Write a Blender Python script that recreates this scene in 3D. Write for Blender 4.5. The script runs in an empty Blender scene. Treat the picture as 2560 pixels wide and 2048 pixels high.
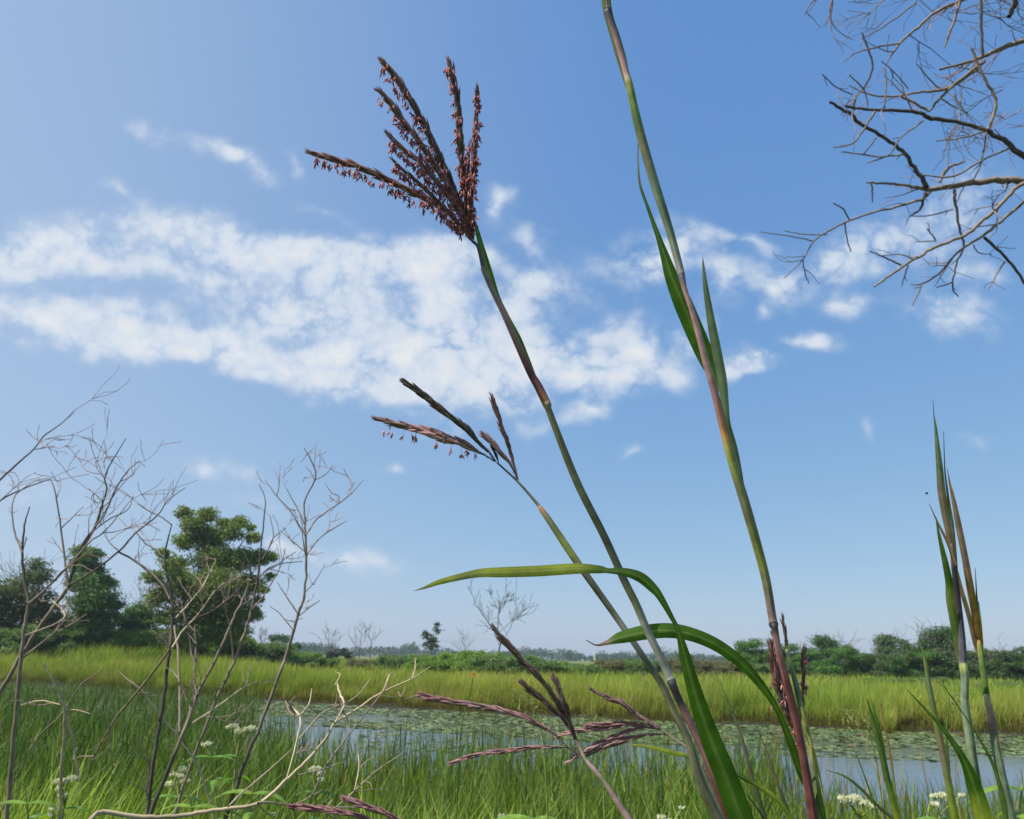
import bpy, math, random
import numpy as np
from mathutils import Vector, Matrix
random.seed(7); RNG = np.random.default_rng(7)
S = bpy.context.scene
COL = S.collection

# ------------------------------------------------------------------ camera
F = 1900.0; W0, H0 = 2560, 2048
PITCH = math.radians(18.1); ROLL = math.radians(1.3)
CAM = np.array([0.0, 0.0, 1.5])
fw = np.array([0, math.cos(PITCH), math.sin(PITCH)])
r0 = np.array([1.0, 0, 0]); u0 = np.array([0, -math.sin(PITCH), math.cos(PITCH)])
rt = math.cos(ROLL)*r0 + math.sin(ROLL)*u0
up = -math.sin(ROLL)*r0 + math.cos(ROLL)*u0
cd = bpy.data.cameras.new('camera'); cam = bpy.data.objects.new('camera', cd); COL.objects.link(cam)
cd.sensor_width = 36; cd.lens = F/W0*36; cd.clip_start = 0.02; cd.clip_end = 20000
m = Matrix(((rt[0], up[0], -fw[0], CAM[0]), (rt[1], up[1], -fw[1], CAM[1]), (rt[2], up[2], -fw[2], CAM[2]), (0, 0, 0, 1)))
cam.matrix_world = m
cd.dof.use_dof = True; cd.dof.focus_distance = 0.45; cd.dof.aperture_fstop = 32.0
S.camera = cam

def ray(px, py):
    return fw + (px-W0/2)/F*rt + (H0/2-py)/F*up
def at(px, py, d):
    return CAM + d*ray(px, py)
WATER = -0.5
def on_water(px, py):
    r = ray(px, py); return CAM + r*((WATER-CAM[2])/r[2])
def azi(px, py=1640):
    r = ray(px, py); r = r[:2]/np.linalg.norm(r[:2]); return r
def place(px, ytop, dist):
    """ground point under pixel column px at distance dist, and the height that reaches ytop"""
    a = azi(px, 1645+(px-1280)*0.023); x, y = a*dist; z = float(hgt(x, y))
    r = ray(px, ytop); t = dist/np.linalg.norm(r[:2]); return np.array([x, y, z]), CAM[2]+t*r[2]-z

# ------------------------------------------------------------------ terrain
SH = np.array([on_water(px, py) for px, py in ((-900, 1672), (-300, 1690), (195, 1708), (536, 1737), (1000, 1765), (1500, 1792), (2200, 1820), (2560, 1832), (3400, 1850))])
SH = SH[np.argsort(SH[:, 0])]
def ysh(x):
    return np.interp(x, SH[:, 0], SH[:, 1]) + 0.5*np.sin(np.asarray(x)*0.9) + 0.25*np.sin(np.asarray(x)*2.3+1)
def sst(a, b, x):
    t = np.clip((np.asarray(x, float)-a)/(b-a), 0, 1); return t*t*(3-2*t)
def nz(x, y, s=1.0, k=0):
    x = np.asarray(x)*s; y = np.asarray(y)*s
    return (np.sin(x*1.0+1.3*np.sin(y*0.7+k)+k)+np.sin(y*1.3+1.1*np.sin(x*0.9+2*k)+1.7*k)+0.6*np.sin(x*2.7+y*1.9+k*3)+0.6*np.sin(y*3.3-x*2.1+k))/3.2
def hgt(x, y):
    x = np.asarray(x, float); y = np.asarray(y, float)
    bank = -1.25*sst(2.2, 7.5, y+0.15*x) + 0.05*nz(x, y, 1.3)
    ys = ysh(x); d = y-ys
    far = 0.85*sst(-1.2, 0.3, d)
    az = x/np.maximum(y, 1)
    rise = 1.75*sst(2, 20, d)*sst(-0.2, -0.52, az)*sst(400, 150, y)
    rise2 = 0.25*sst(5, 60, d)
    return bank + far + rise + rise2 + np.where(d > 0, 0.06*nz(x, y, .35, 2), 0)

# ------------------------------------------------------------------ mesh building
def lin(c):
    if isinstance(c, str):
        c = [int(c[i:i+2], 16)/255 for i in (0, 2, 4)]
    return np.array([v/12.92 if v <= 0.04045 else ((v+0.055)/1.055)**2.4 for v in c])

class MB:
    def __init__(s): s.v = []; s.f3 = []; s.f4 = []; s.c = []; s.uv = []; s.n = 0
    def add(s, v, f, c, uv=None):
        v = np.asarray(v, float); n = len(v); c = np.asarray(c, float)
        if c.ndim == 1: c = np.tile(c, (n, 1))
        if uv is None: uv = np.zeros((n, 2))
        s.v.append(v); s.c.append(c); s.uv.append(uv)
        for q in (f if isinstance(f, list) else [f]):
            q = np.asarray(q, np.int64)
            if len(q) == 0: continue
            (s.f3 if q.shape[1] == 3 else s.f4).append(q+s.n)
        s.n += n
    def build(s, name, mat, parent=None, base=None, smooth=True):
        V = np.concatenate(s.v)
        if base is not None: V = V-np.asarray(base)
        C = np.concatenate(s.c); U = np.concatenate(s.uv)
        f3 = np.concatenate(s.f3) if s.f3 else np.zeros((0, 3), np.int64)
        f4 = np.concatenate(s.f4) if s.f4 else np.zeros((0, 4), np.int64)
        me = bpy.data.meshes.new(name); me.vertices.add(len(V)); me.vertices.foreach_set('co', V.ravel())
        L = np.concatenate([f3.ravel(), f4.ravel()]); me.loops.add(len(L)); me.loops.foreach_set('vertex_index', L)
        st = np.concatenate([np.arange(len(f3))*3, len(f3)*3+np.arange(len(f4))*4]); me.polygons.add(len(st))
        me.polygons.foreach_set('loop_start', st)
        me.polygons.foreach_set('use_smooth', np.full(len(st), smooth))
        me.update(calc_edges=True)
        a = me.color_attributes.new('Col', 'FLOAT_COLOR', 'POINT')
        a.data.foreach_set('color', np.concatenate([C, np.ones((len(C), 1))], 1).ravel())
        uvl = me.uv_layers.new(name='UVMap'); uvl.data.foreach_set('uv', U[L].ravel())
        me.materials.append(mat)
        o = bpy.data.objects.new(name, me); COL.objects.link(o)
        if parent is not None: o.parent = parent
        return o

def thing(name, label, cat, loc, group=None):
    o = bpy.data.objects.new(name, None); COL.objects.link(o); o.location = tuple(float(v) for v in loc)
    o.empty_display_size = 0.1
    o['label'] = label; o['category'] = cat
    if group: o['group'] = group
    return o
def tag(o, label=None, cat=None, group=None, kind=None):
    if label: o['label'] = label
    if cat: o['category'] = cat
    if group: o['group'] = group
    if kind: o['kind'] = kind
    return o

def catmull(P, sub):
    P = np.asarray(P, float); n = len(P)
    if n < 3 or sub < 2:
        t = np.linspace(0, n-1, (n-1)*max(sub, 1)+1); i = np.minimum(t.astype(int), n-2); f = (t-i)[:, None]
        return P[i]*(1-f)+P[i+1]*f
    E = np.concatenate([[2*P[0]-P[1]], P, [2*P[-1]-P[-2]]])
    t = np.linspace(0, n-1, (n-1)*sub+1); i = np.minimum(t.astype(int), n-2); f = (t-i)[:, None]
    a, b, c, d = E[i], E[i+1], E[i+2], E[i+3]
    r = 0.5*((2*b)+(-a+c)*f+(2*a-5*b+4*c-d)*f*f+(-a+3*b-3*c+d)*f**3)
    lo = np.minimum(b, c); hi = np.maximum(b, c)
    r[:, 3:] = np.clip(r[:, 3:], lo[:, 3:], hi[:, 3:])
    return r
def frames(P):
    T = np.gradient(P, axis=0); T /= np.linalg.norm(T, axis=1)[:, None]+1e-12
    ref = np.array([0.3, 0.9, 0.1]); ref /= np.linalg.norm(ref)
    if abs(T[0] @ ref) > .95: ref = np.array([1., 0, 0])
    N = np.zeros_like(T); n = ref - (ref@T[0])*T[0]; n /= np.linalg.norm(n)
    for i in range(len(T)):
        n = n-(n@T[i])*T[i]; n /= np.linalg.norm(n)+1e-12; N[i] = n
    return T, N, np.cross(T, N)
def tube(mb, P, R, C, k=8, flat=1.0, uvs=1.0):
    """P (n,3) path, R (n,) radii, C (n,3) or (3,)"""
    P = np.asarray(P, float); n = len(P); R = np.broadcast_to(np.asarray(R, float), (n,))
    C = np.asarray(C, float)
    if C.ndim == 1: C = np.tile(C, (n, 1))
    T, N, B = frames(P)
    a = np.linspace(0, 2*math.pi, k+1)
    ring = (np.cos(a)[None, :, None]*N[:, None, :]*flat + np.sin(a)[None, :, None]*B[:, None, :])*R[:, None, None]+P[:, None, :]
    L = np.concatenate([[0], np.cumsum(np.linalg.norm(np.diff(P, axis=0), axis=1))])
    uv = np.stack([np.tile(np.linspace(0, 1, k+1), n), np.repeat(L*uvs, k+1)], 1)
    i = np.arange(n-1)[:, None]*(k+1)+np.arange(k)[None, :]
    q = np.stack([i, i+1, i+k+2, i+k+1], -1).reshape(-1, 4)
    mb.add(ring.reshape(-1, 3), q, np.repeat(C, k+1, 0), uv)

PAL = {k: lin(v) for k, v in dict(
    g='66803c', G='4e7420', y='93994c', p='bc908c', r='7c4a48', d='383438', w='a8a498', o='b07c50', O='7c7a5a',
    l='7f8f72', k='7c625a', m='a47876', b='5f5a66', t='b5a384', T='8c7c6c', e='5a524a', s='6b6a52', n='9aa05a', B='5f8a92', q='9a8078', Y='a3ac3c').items()}
def parse(txt, d, cdef='g'):
    """'x,y,w[,c] ...' -> rows x,y,z,r,rgb in world space; d = depth or (d0,d1)"""
    out = []; pts = [p.split(',') for p in txt.split()]
    if not isinstance(d, tuple): d = (d, d)
    n = len(pts); cc = cdef
    for i, p in enumerate(pts):
        if len(p) > 3 and p[3]: cc = p[3]
        dd = d[0]+(d[1]-d[0])*i/max(n-1, 1)
        if len(p) > 4: dd = float(p[4])
        w = at(float(p[0]), float(p[1]), dd)
        out.append(np.concatenate([w, [float(p[2])/2/F*dd], PAL[cc]]))
    return np.array(out)
def ptube(mb, rows, k=8, sub=6, flat=1.0, jit=0.0):
    Q = catmull(rows, sub)
    if jit: Q[1:-1, :3] += RNG.normal(0, 1, (len(Q)-2, 3))*Q[1:-1, 3:4]*jit
    tube(mb, Q[:, :3], np.maximum(Q[:, 3], 1e-5), Q[:, 4:7], k, flat)
    return Q
def to_ground(rows, *a, **k):
    """carry a culm that leaves the frame on down to the soil, straightening as it goes"""
    q = rows[-1].copy(); z0 = q[2]; st = rows[-1, :3]-rows[-2, :3]; L0 = max(np.linalg.norm(st), .004); st[2] = min(st[2], -L0*.3); sl = st[:2]/abs(st[2]); sl = np.clip(sl, -1.2, 1.2)
    g = float(hgt(q[0], q[1]))-0.03; H = max(z0-g, .02); out = []; dz = L0; z = 0.0
    while z < H-1e-6:
        z = min(z+dz, H); dz = min(dz*1.35, .25)
        if H-z < dz*.4: z = H
        p = q.copy(); p[2] = z0-z; p[:2] = q[:2]+sl*.22*(1-math.exp(-z/.22)); out.append(p)
    return np.concatenate([rows, out])
def blade(mb, rows, sub=8, fold=0.25, face=None, across=6, tilt=0.0, curl=0):
    """a grass leaf: a ribbon with a keeled midrib; width taken across the path, turned towards `face`"""
    Q = catmull(rows, sub); P = Q[:, :3]; n = len(P)
    T = np.gradient(P, axis=0); T /= np.linalg.norm(T, axis=1)[:, None]+1e-12
    V = P-CAM if face is None else np.tile(face, (n, 1)); V = V/np.linalg.norm(V, axis=1)[:, None]
    Wd = np.cross(T, V); Wd /= np.linalg.norm(Wd, axis=1)[:, None]+1e-9
    Nn = np.cross(Wd, T)
    t = np.linspace(-1, 1, across+1)
    tl = tilt+curl*np.linspace(0, 1, n)
    WW = Wd*np.cos(tl)[:, None]+Nn*np.sin(tl)[:, None] if np.ndim(tl) else Wd
    NN = np.cross(WW, T)
    v = P[:, None, :]+WW[:, None, :]*(t[None, :, None]*Q[:, 3][:, None, None]/max(math.cos(tilt), .4)) + NN[:, None, :]*((np.abs(t)[None, :, None]**1.3)*fold*Q[:, 3][:, None, None])
    L = np.concatenate([[0], np.cumsum(np.linalg.norm(np.diff(P, axis=0), axis=1))])
    uv = np.stack([np.tile((t+1)/2, n), np.repeat(L, across+1)], 1)
    i = np.arange(n-1)[:, None]*(across+1)+np.arange(across)[None, :]
    q = np.stack([i, i+1, i+across+2, i+across+1], -1).reshape(-1, 4)
    C = np.repeat(Q[:, 4:7], across+1, 0).reshape(n, across+1, 3).copy()
    mid = across//2; C[:, mid] = C[:, mid]*0.7+lin('b8c480')*0.3
    C[:, 0] *= 0.85; C[:, -1] *= 0.85
    mb.add(v.reshape(-1, 3), q, C.reshape(-1, 3), uv)

def spindles(mb, P, D, Ln, Rd, C, k=5):
    """many small lance-shaped bodies: start P, direction D (unit), length Ln, max radius Rd, colour C"""
    n = len(P); D = D/np.linalg.norm(D, axis=1)[:, None]
    ref = np.tile([0.2, 0.5, 0.84], (n, 1)); N = np.cross(D, ref); N /= np.linalg.norm(N, axis=1)[:, None]; B = np.cross(D, N)
    ts = np.array([0.0, .12, 0.38, .7, 1.0]); rs = np.array([0.25, .8, 1.0, 0.62, 0.04])
    a = np.linspace(0, 2*math.pi, k, endpoint=False)
    v = P[:, None, None, :]+D[:, None, None, :]*(ts[None, :, None, None]*Ln[:, None, None, None]) + \
        (np.cos(a)[None, None, :, None]*N[:, None, None, :]+np.sin(a)[None, None, :, None]*B[:, None, None, :])*(rs[None, :, None, None]*Rd[:, None, None, None])
    m_ = len(ts); i = np.arange(m_-1)[:, None]*k+np.arange(k)[None, :]; j = np.arange(m_-1)[:, None]*k+(np.arange(k)+1)[None, :] % k
    q = np.stack([i, j, j+k, i+k], -1).reshape(-1, 4)
    q = (q[None]+(np.arange(n)*m_*k)[:, None, None]).reshape(-1, 4)
    cc = np.repeat(C[:, None, :], m_, 1); cc = cc*np.array([1.25, 1.0, .95, .8, .75])[None, :, None]
    uv = np.stack([np.tile(np.tile(np.linspace(0, 1, k), m_), n), np.repeat(np.tile(ts*0.05, n), k)], 1)
    mb.add(v.reshape(-1, 3), q, np.repeat(cc.reshape(-1, 3), k, 0), uv)

def grassmesh(mb, P, Hh, Wd, lean, C0, C1, seg=3, yaw=None):
    """n blades; P base points, Hh heights, Wd widths, lean (n,2) tip offsets, C0 base colours, C1 tip colours"""
    n = len(P); yaw = RNG.uniform(0, math.pi, n) if yaw is None else yaw
    w = np.stack([np.cos(yaw), np.sin(yaw), np.zeros(n)], 1)
    rows = []; cols = []
    for i in range(seg):
        t = i/seg; c = P.copy(); c[:, 2] += Hh*(t-0.06*t*t); c[:, :2] += lean*(t**1.8)
        wd = Wd*(1-t**2)*0.5
        if i == 0: wd = wd*0.6
        rows += [c-w*wd[:, None], c+w*wd[:, None]]; cc = C0*(1-t)+C1*t; cols += [cc, cc]
    tip = P.copy(); tip[:, 2] += Hh*0.94; tip[:, :2] += lean; rows.append(tip); cols.append(C1)
    V = np.stack(rows, 1); C = np.stack(cols, 1); k = 2*seg+1
    q = np.array([[2*i, 2*i+1, 2*i+3, 2*i+2] for i in range(seg-1)]).reshape(-1, 4); tr = np.array([[2*seg-2, 2*seg-1, 2*seg]])
    off = (np.arange(n)*k)[:, None, None]
    mb.add(V.reshape(-1, 3), [(q[None]+off).reshape(-1, 4), (tr[None]+off).reshape(-1, 3)], C.reshape(-1, 3))

def leafcards(mb, P, size, C, flat=0.0, aspect=0.6):
    """n rhombic leaves around points P"""
    n = len(P); D = RNG.normal(0, 1, (n, 3)); D[:, 2] *= (1-flat); D /= np.linalg.norm(D, axis=1)[:, None]
    E = RNG.normal(0, 1, (n, 3)); E -= (E*D).sum(1)[:, None]*D; E /= np.linalg.norm(E, axis=1)[:, None]
    s = size[:, None]*0.5; nn = np.cross(D, E)
    V = np.stack([P-D*s, P+E*s*aspect-D*s*0.1+nn*s*.15, P+D*s, P-E*s*aspect-D*s*0.1+nn*s*.15], 1)
    q = np.array([[0, 1, 2, 3]])[None]+(np.arange(n)*4)[:, None, None]
    mb.add(V.reshape(-1, 3), q.reshape(-1, 4), np.repeat(C, 4, 0))

# ------------------------------------------------------------------ materials
def mat_attr(name, rough=0.5, transl=0.0, spec=0.4, streak=0.0, blotch=0.0, bump=0.0, bscale=40, sx=40, sy=6, sheen=0):
    mt = bpy.data.materials.new(name); mt.use_nodes = True; nt = mt.node_tree; N = nt.nodes; K = nt.links
    bs = N['Principled BSDF']; out = N['Material Output']
    at_ = N.new('ShaderNodeAttribute'); at_.attribute_name = 'Col'; col = at_.outputs['Color']
    tc = N.new('ShaderNodeTexCoord')
    def modulate(fac, amt, col, lo=0.55, hi=1.35):
        mr = N.new('ShaderNodeMapRange'); K.new(fac, mr.inputs[0]); mr.inputs[1].default_value = 0.3; mr.inputs[2].default_value = 0.7
        mr.inputs[3].default_value = 1-(1-lo)*amt; mr.inputs[4].default_value = 1+(hi-1)*amt
        vm = N.new('ShaderNodeVectorMath'); vm.operation = 'SCALE'; K.new(col, vm.inputs[0]); K.new(mr.outputs[0], vm.inputs['Scale']); return vm.outputs[0]
    fac = None
    if streak:
        mp = N.new('ShaderNodeMapping'); mp.inputs['Scale'].default_value = (sx, sy, 1); K.new(tc.outputs['UV'], mp.inputs[0])
        no = N.new('ShaderNodeTexNoise'); K.new(mp.outputs[0], no.inputs['Vector']); no.inputs['Scale'].default_value = 1; no.inputs['Detail'].default_value = 3
        fac = no.outputs[0]; col = modulate(fac, streak, col)
    if blotch:
        no2 = N.new('ShaderNodeTexNoise'); K.new(tc.outputs['Object'], no2.inputs['Vector']); no2.inputs['Scale'].default_value = bscale; no2.inputs['Detail'].default_value = 4
        col = modulate(no2.outputs[0], blotch, col); fac = fac or no2.outputs[0]
    K.new(col, bs.inputs['Base Color']); bs.inputs['Roughness'].default_value = rough; bs.inputs['Specular IOR Level'].default_value = spec
    if bump and fac:
        bp = N.new('ShaderNodeBump'); bp.inputs['Strength'].default_value = bump; bp.inputs['Distance'].default_value = 0.0006; K.new(fac, bp.inputs['Height']); K.new(bp.outputs[0], bs.inputs['Normal'])
    if transl:
        tr = N.new('ShaderNodeBsdfTranslucent'); mx = N.new('ShaderNodeMixShader'); mx.inputs[0].default_value = transl
        vm = N.new('ShaderNodeVectorMath'); vm.operation = 'MULTIPLY'; K.new(col, vm.inputs[0]); vm.inputs[1].default_value = (1.55, 1.5, 0.5)
        K.new(vm.outputs[0], tr.inputs['Color']); K.new(bs.outputs[0], mx.inputs[1]); K.new(tr.outputs[0], mx.inputs[2]); K.new(mx.outputs[0], out.inputs['Surface'])
    return mt
M_stem = mat_attr('grass_stem', 0.5, 0, 0.35, streak=1.0, blotch=.8, bump=1.0, bscale=130, sx=26, sy=14)
M_blade = mat_attr('grass_leaf', 0.5, 0.42, 0.35, streak=.8, blotch=.6, bump=.8, bscale=110, sx=34, sy=5)
M_floret = mat_attr('floret', 0.5, 0.2, 0.35, streak=.5, blotch=.4, bump=.4, bscale=300, sx=8, sy=60)
M_anther = mat_attr('anther', 0.6, 0.25, 0.3, blotch=.3, bscale=400)
M_bark = mat_attr('bark', 0.85, 0, 0.2, streak=.5, blotch=.7, bump=.8, bscale=30, sx=10, sy=25)
M_reed = mat_attr('reed', 0.5, 0.35, 0.3)
M_meadow = mat_attr('meadow_grass', 0.65, 0.38, 0.12)
M_leaf = mat_attr('tree_leaf', 0.5, 0.3, 0.3)
M_petal = mat_attr('petal', 0.7, 0.3, 0.2)

def mat_ground():
    mt = bpy.data.materials.new('soil'); mt.use_nodes = True; N = mt.node_tree.nodes; K = mt.node_tree.links; bs = N['Principled BSDF']
    geo = N.new('ShaderNodeNewGeometry')
    n1 = N.new('ShaderNodeTexNoise'); n1.inputs['Scale'].default_value = 0.25; n1.inputs['Detail'].default_value = 6; K.new(geo.outputs['Position'], n1.inputs['Vector'])
    n2 = N.new('ShaderNodeTexNoise'); n2.inputs['Scale'].default_value = 3; n2.inputs['Detail'].default_value = 8; K.new(geo.outputs['Position'], n2.inputs['Vector'])
    at_ = N.new('ShaderNodeAttribute'); at_.attribute_name = 'Col'
    cr = N.new('ShaderNodeValToRGB'); K.new(n1.outputs[0], cr.inputs[0]); e = cr.color_ramp.elements
    e[0].position = .35; e[0].color = (.7, .75, .6, 1); e[1].position = .65; e[1].color = (1.3, 1.2, 1.0, 1)
    vm = N.new('ShaderNodeVectorMath'); vm.operation = 'MULTIPLY'; K.new(cr.outputs[0], vm.inputs[0]); K.new(at_.outputs['Color'], vm.inputs[1])
    mr = N.new('ShaderNodeMapRange'); K.new(n2.outputs[0], mr.inputs[0]); mr.inputs[1].default_value = .3; mr.inputs[2].default_value = .7; mr.inputs[3].default_value = .6; mr.inputs[4].default_value = 1.4
    v2 = N.new('ShaderNodeVectorMath'); v2.operation = 'SCALE'; K.new(vm.outputs[0], v2.inputs[0]); K.new(mr.outputs[0], v2.inputs['Scale'])
    K.new(v2.outputs[0], bs.inputs['Base Color']); bs.inputs['Roughness'].default_value = 0.95; bs.inputs['Specular IOR Level'].default_value = .1
    return mt
def mat_water():
    mt = bpy.data.materials.new('pond_water'); mt.use_nodes = True; N = mt.node_tree.nodes; K = mt.node_tree.links; bs = N['Principled BSDF']
    bs.inputs['Base Color'].default_value = (0.05, 0.065, 0.085, 1); bs.inputs['Roughness'].default_value = 0.08; bs.inputs['IOR'].default_value = 1.33
    bs.inputs['Specular IOR Level'].default_value = 0.5
    geo = N.new('ShaderNodeNewGeometry'); mp = N.new('ShaderNodeMapping'); mp.inputs['Scale'].default_value = (1, 2.2, 1); K.new(geo.outputs['Position'], mp.inputs[0])
    n1 = N.new('ShaderNodeTexNoise'); n1.inputs['Scale'].default_value = 2.2; n1.inputs['Detail'].default_value = 4; K.new(mp.outputs[0], n1.inputs['Vector'])
    bp = N.new('ShaderNodeBump'); bp.inputs['Strength'].default_value = 0.12; bp.inputs['Distance'].default_value = 0.05; K.new(n1.outputs[0], bp.inputs['Height']); K.new(bp.outputs[0], bs.inputs['Normal'])
    return mt

# ------------------------------------------------------------------ sun and sky
SUN_EL = math.radians(52); sun_dir = np.array([-0.88, -0.45, 0]); sun_dir /= np.linalg.norm(sun_dir); sun_dir = sun_dir*math.cos(SUN_EL)+np.array([0, 0, math.sin(SUN_EL)])
sd = bpy.data.lights.new('sun', 'SUN'); sun = bpy.data.objects.new('sun', sd); COL.objects.link(sun)
sd.energy = 5.0; sd.angle = math.radians(0.5); sd.color = (1, .95, .87)
sun.rotation_euler = Vector(sun_dir).to_track_quat('Z', 'Y').to_euler()

wd = bpy.data.worlds.new('World'); S.world = wd; wd.use_nodes = True; NT = wd.node_tree; N = NT.nodes; K = NT.links
bg = N['Background']; BGS = 0.15; bg.inputs['Strength'].default_value = BGS*0.80
sky = N.new('ShaderNodeTexSky'); sky.sky_type = 'NISHITA'; sky.sun_disc = False; sky.sun_elevation = SUN_EL
sky.sun_rotation = math.atan2(sun_dir[0], sun_dir[1]); sky.altitude = 100; sky.air_density = 1.0; sky.dust_density = 0.5; sky.ozone_density = 2.2
tc = N.new('ShaderNodeTexCoord')
def dotn(vec):
    d = N.new('ShaderNodeVectorMath'); d.operation = 'DOT_PRODUCT'; K.new(tc.outputs['Generated'], d.inputs[0]); d.inputs[1].default_value = tuple(vec); return d.outputs['Value']
def mth(op, a, b=None, clamp=False):
    d = N.new('ShaderNodeMath'); d.operation = op; d.use_clamp = clamp
    for i, q in enumerate((a, b)):
        if q is None: continue
        if isinstance(q, (int, float)): d.inputs[i].default_value = q
        else: K.new(q, d.inputs[i])
    return d.outputs[0]
fz = mth('MAXIMUM', dotn(fw), 0.15)
cu = mth('DIVIDE', dotn(rt), fz); cv = mth('DIVIDE', dotn(up), fz)
cx = N.new('ShaderNodeCombineXYZ'); K.new(cu, cx.inputs[0]); K.new(cv, cx.inputs[1])
def wnoise(scale, detail, rough, sc=(1, 1, 1), dist=0.0, off=(0, 0, 0)):
    mp = N.new('ShaderNodeMapping'); mp.inputs['Scale'].default_value = sc; mp.inputs['Location'].default_value = off; K.new(cx.outputs[0], mp.inputs[0])
    n = N.new('ShaderNodeTexNoise'); n.inputs['Scale'].default_value = scale; n.inputs['Detail'].default_value = detail; n.inputs['Roughness'].default_value = rough; n.inputs['Distortion'].default_value = dist
    K.new(mp.outputs[0], n.inputs['Vector']); return n
# warp the coordinates a little so that the cloud patches have torn outlines
wn = wnoise(5, 3, .55, (1, 1.4, 1)); wsub = N.new('ShaderNodeVectorMath'); wsub.operation = 'SUBTRACT'; K.new(wn.outputs['Color'], wsub.inputs[0]); wsub.inputs[1].default_value = (.5, .5, .5)
wsc = N.new('ShaderNodeVectorMath'); wsc.operation = 'SCALE'; K.new(wsub.outputs[0], wsc.inputs[0]); wsc.inputs['Scale'].default_value = 0.13
wadd = N.new('ShaderNodeVectorMath'); K.new(cx.outputs[0], wadd.inputs[0]); K.new(wsc.outputs[0], wadd.inputs[1])
BLOBS = """130,620,300,95,5,1.0;430,560,200,70,8,.55;600,640,260,80,10,.7;850,660,300,60,3,.75;1030,650,230,75,0,.8;1150,620,120,60,0,.5
30,760,200,45,12,.75;280,810,250,62,12,1.05;560,880,260,60,14,1.0;830,910,300,75,5,1.1;1130,900,330,95,0,1.15;1420,910,260,100,5,1.0;1590,860,110,90,0,.75
720,790,300,90,5,.7;900,760,170,80,10,.7;1100,760,150,90,60,.85;1300,760,170,80,-35,.8;1380,720,140,60,20,.5;450,700,260,60,6,.5
1000,990,230,55,5,.5;1290,1010,120,50,0,.35;1465,1050,90,40,0,.55;1090,1080,120,60,0,.35;1350,1070,60,40,0,.3
1630,640,150,95,-20,.85;1800,700,75,90,10,.7;1730,850,60,60,0,.45;1690,930,60,60,20,.45;1830,920,50,45,0,.55
2130,650,270,80,-8,.6;1940,720,80,60,0,.5;2310,560,200,80,-25,.35;2450,520,160,90,-30,.25;2120,760,90,35,5,.55;2010,855,95,33,-3,.85;1895,915,62,32,12,.85;2390,790,150,50,12,.6;2450,700,200,60,0,.35;1890,780,30,30,0,.4
570,390,170,42,22,.55;380,310,120,30,15,.35;745,395,40,38,0,.55;1260,505,55,50,10,.55;1340,590,90,40,20,.35;800,540,120,40,20,.3;330,460,120,40,20,.3
540,1175,150,45,15,.4;870,1385,210,48,2,.55;700,1370,120,40,0,.35;80,1240,200,90,0,.2;620,1280,160,60,0,.25;2135,1050,25,50,10,.3;2480,1088,70,25,3,.28;1590,1135,40,20,0,.25;980,1165,60,22,-8,.4;50,830,60,30,0,.5;1860,590,150,30,8,.4"""
acc = None
for b in BLOBS.replace('\n', ';').split(';'):
    x, y, rx, ry, ro, st = [float(q) for q in b.split(',')]
    mp = N.new('ShaderNodeMapping'); mp.vector_type = 'TEXTURE'; K.new(wadd.outputs[0], mp.inputs[0])
    mp.inputs['Location'].default_value = ((x-W0/2)/F, (H0/2-y)/F, 0); mp.inputs['Rotation'].default_value = (0, 0, -math.radians(ro)); mp.inputs['Scale'].default_value = (rx*1.5/F, ry*1.5/F, 1)
    gr = N.new('ShaderNodeTexGradient'); gr.gradient_type = 'QUADRATIC_SPHERE'; K.new(mp.outputs[0], gr.inputs[0])
    v = mth('MULTIPLY', gr.outputs['Fac'], st*1.5)
    acc = v if acc is None else mth('ADD', acc, v)
acc = mth('MINIMUM', acc, 1.05)
nA = wnoise(14, 8, .55, (1, 1.2, 1), .15); nB = wnoise(17, 6, .55, (1, 1.1, 1), .1, (3, 1, 0)); nC = wnoise(70, 3, .6, (1, 1.2, 1))
nm = mth('ADD', mth('MULTIPLY', mth('SUBTRACT', nA.outputs['Fac'], .5), 2.6), mth('MULTIPLY', mth('SUBTRACT', mth('MULTIPLY', mth('ABSOLUTE', mth('SUBTRACT', nB.outputs['Fac'], .5)), 4.2), .42), 1.25))
dens = mth('ADD', acc, mth('MULTIPLY', nm, mth('ADD', mth('MULTIPLY', acc, 0.75), 0.06)))
mr = N.new('ShaderNodeMapRange'); mr.interpolation_type = 'SMOOTHSTEP'; K.new(dens, mr.inputs[0]); mr.inputs[1].default_value = 0.0; mr.inputs[2].default_value = 0.8; mr.inputs[3].default_value = 0; mr.inputs[4].default_value = 0.93
veil = N.new('ShaderNodeMapRange'); K.new(cu, veil.inputs[0]); veil.inputs[1].default_value = -.75; veil.inputs[2].default_value = .25; veil.inputs[3].default_value = .36; veil.inputs[4].default_value = 0; veil.interpolation_type = 'SMOOTHSTEP'
vl = N.new('ShaderNodeMix'); vl.data_type = 'RGBA'; K.new(veil.outputs[0], vl.inputs[0]); vl.inputs[7].default_value = (4.0, 4.5, 5.3, 1)
cm = N.new('ShaderNodeMix'); cm.data_type = 'RGBA'; K.new(mr.outputs[0], cm.inputs[0])
# the photograph's camera compresses the sky's range: a gentle power curve per channel
sep = N.new('ShaderNodeSeparateColor'); K.new(sky.outputs[0], sep.inputs[0]); hsv = N.new('ShaderNodeCombineColor')
for ch, (kk, pp) in enumerate(((.539, .71), (.607, .50), (.739, .237))):
    K.new(mth('MULTIPLY', mth('POWER', mth('MULTIPLY', sep.outputs[ch], BGS), pp), kk/BGS), hsv.inputs[ch])
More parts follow.
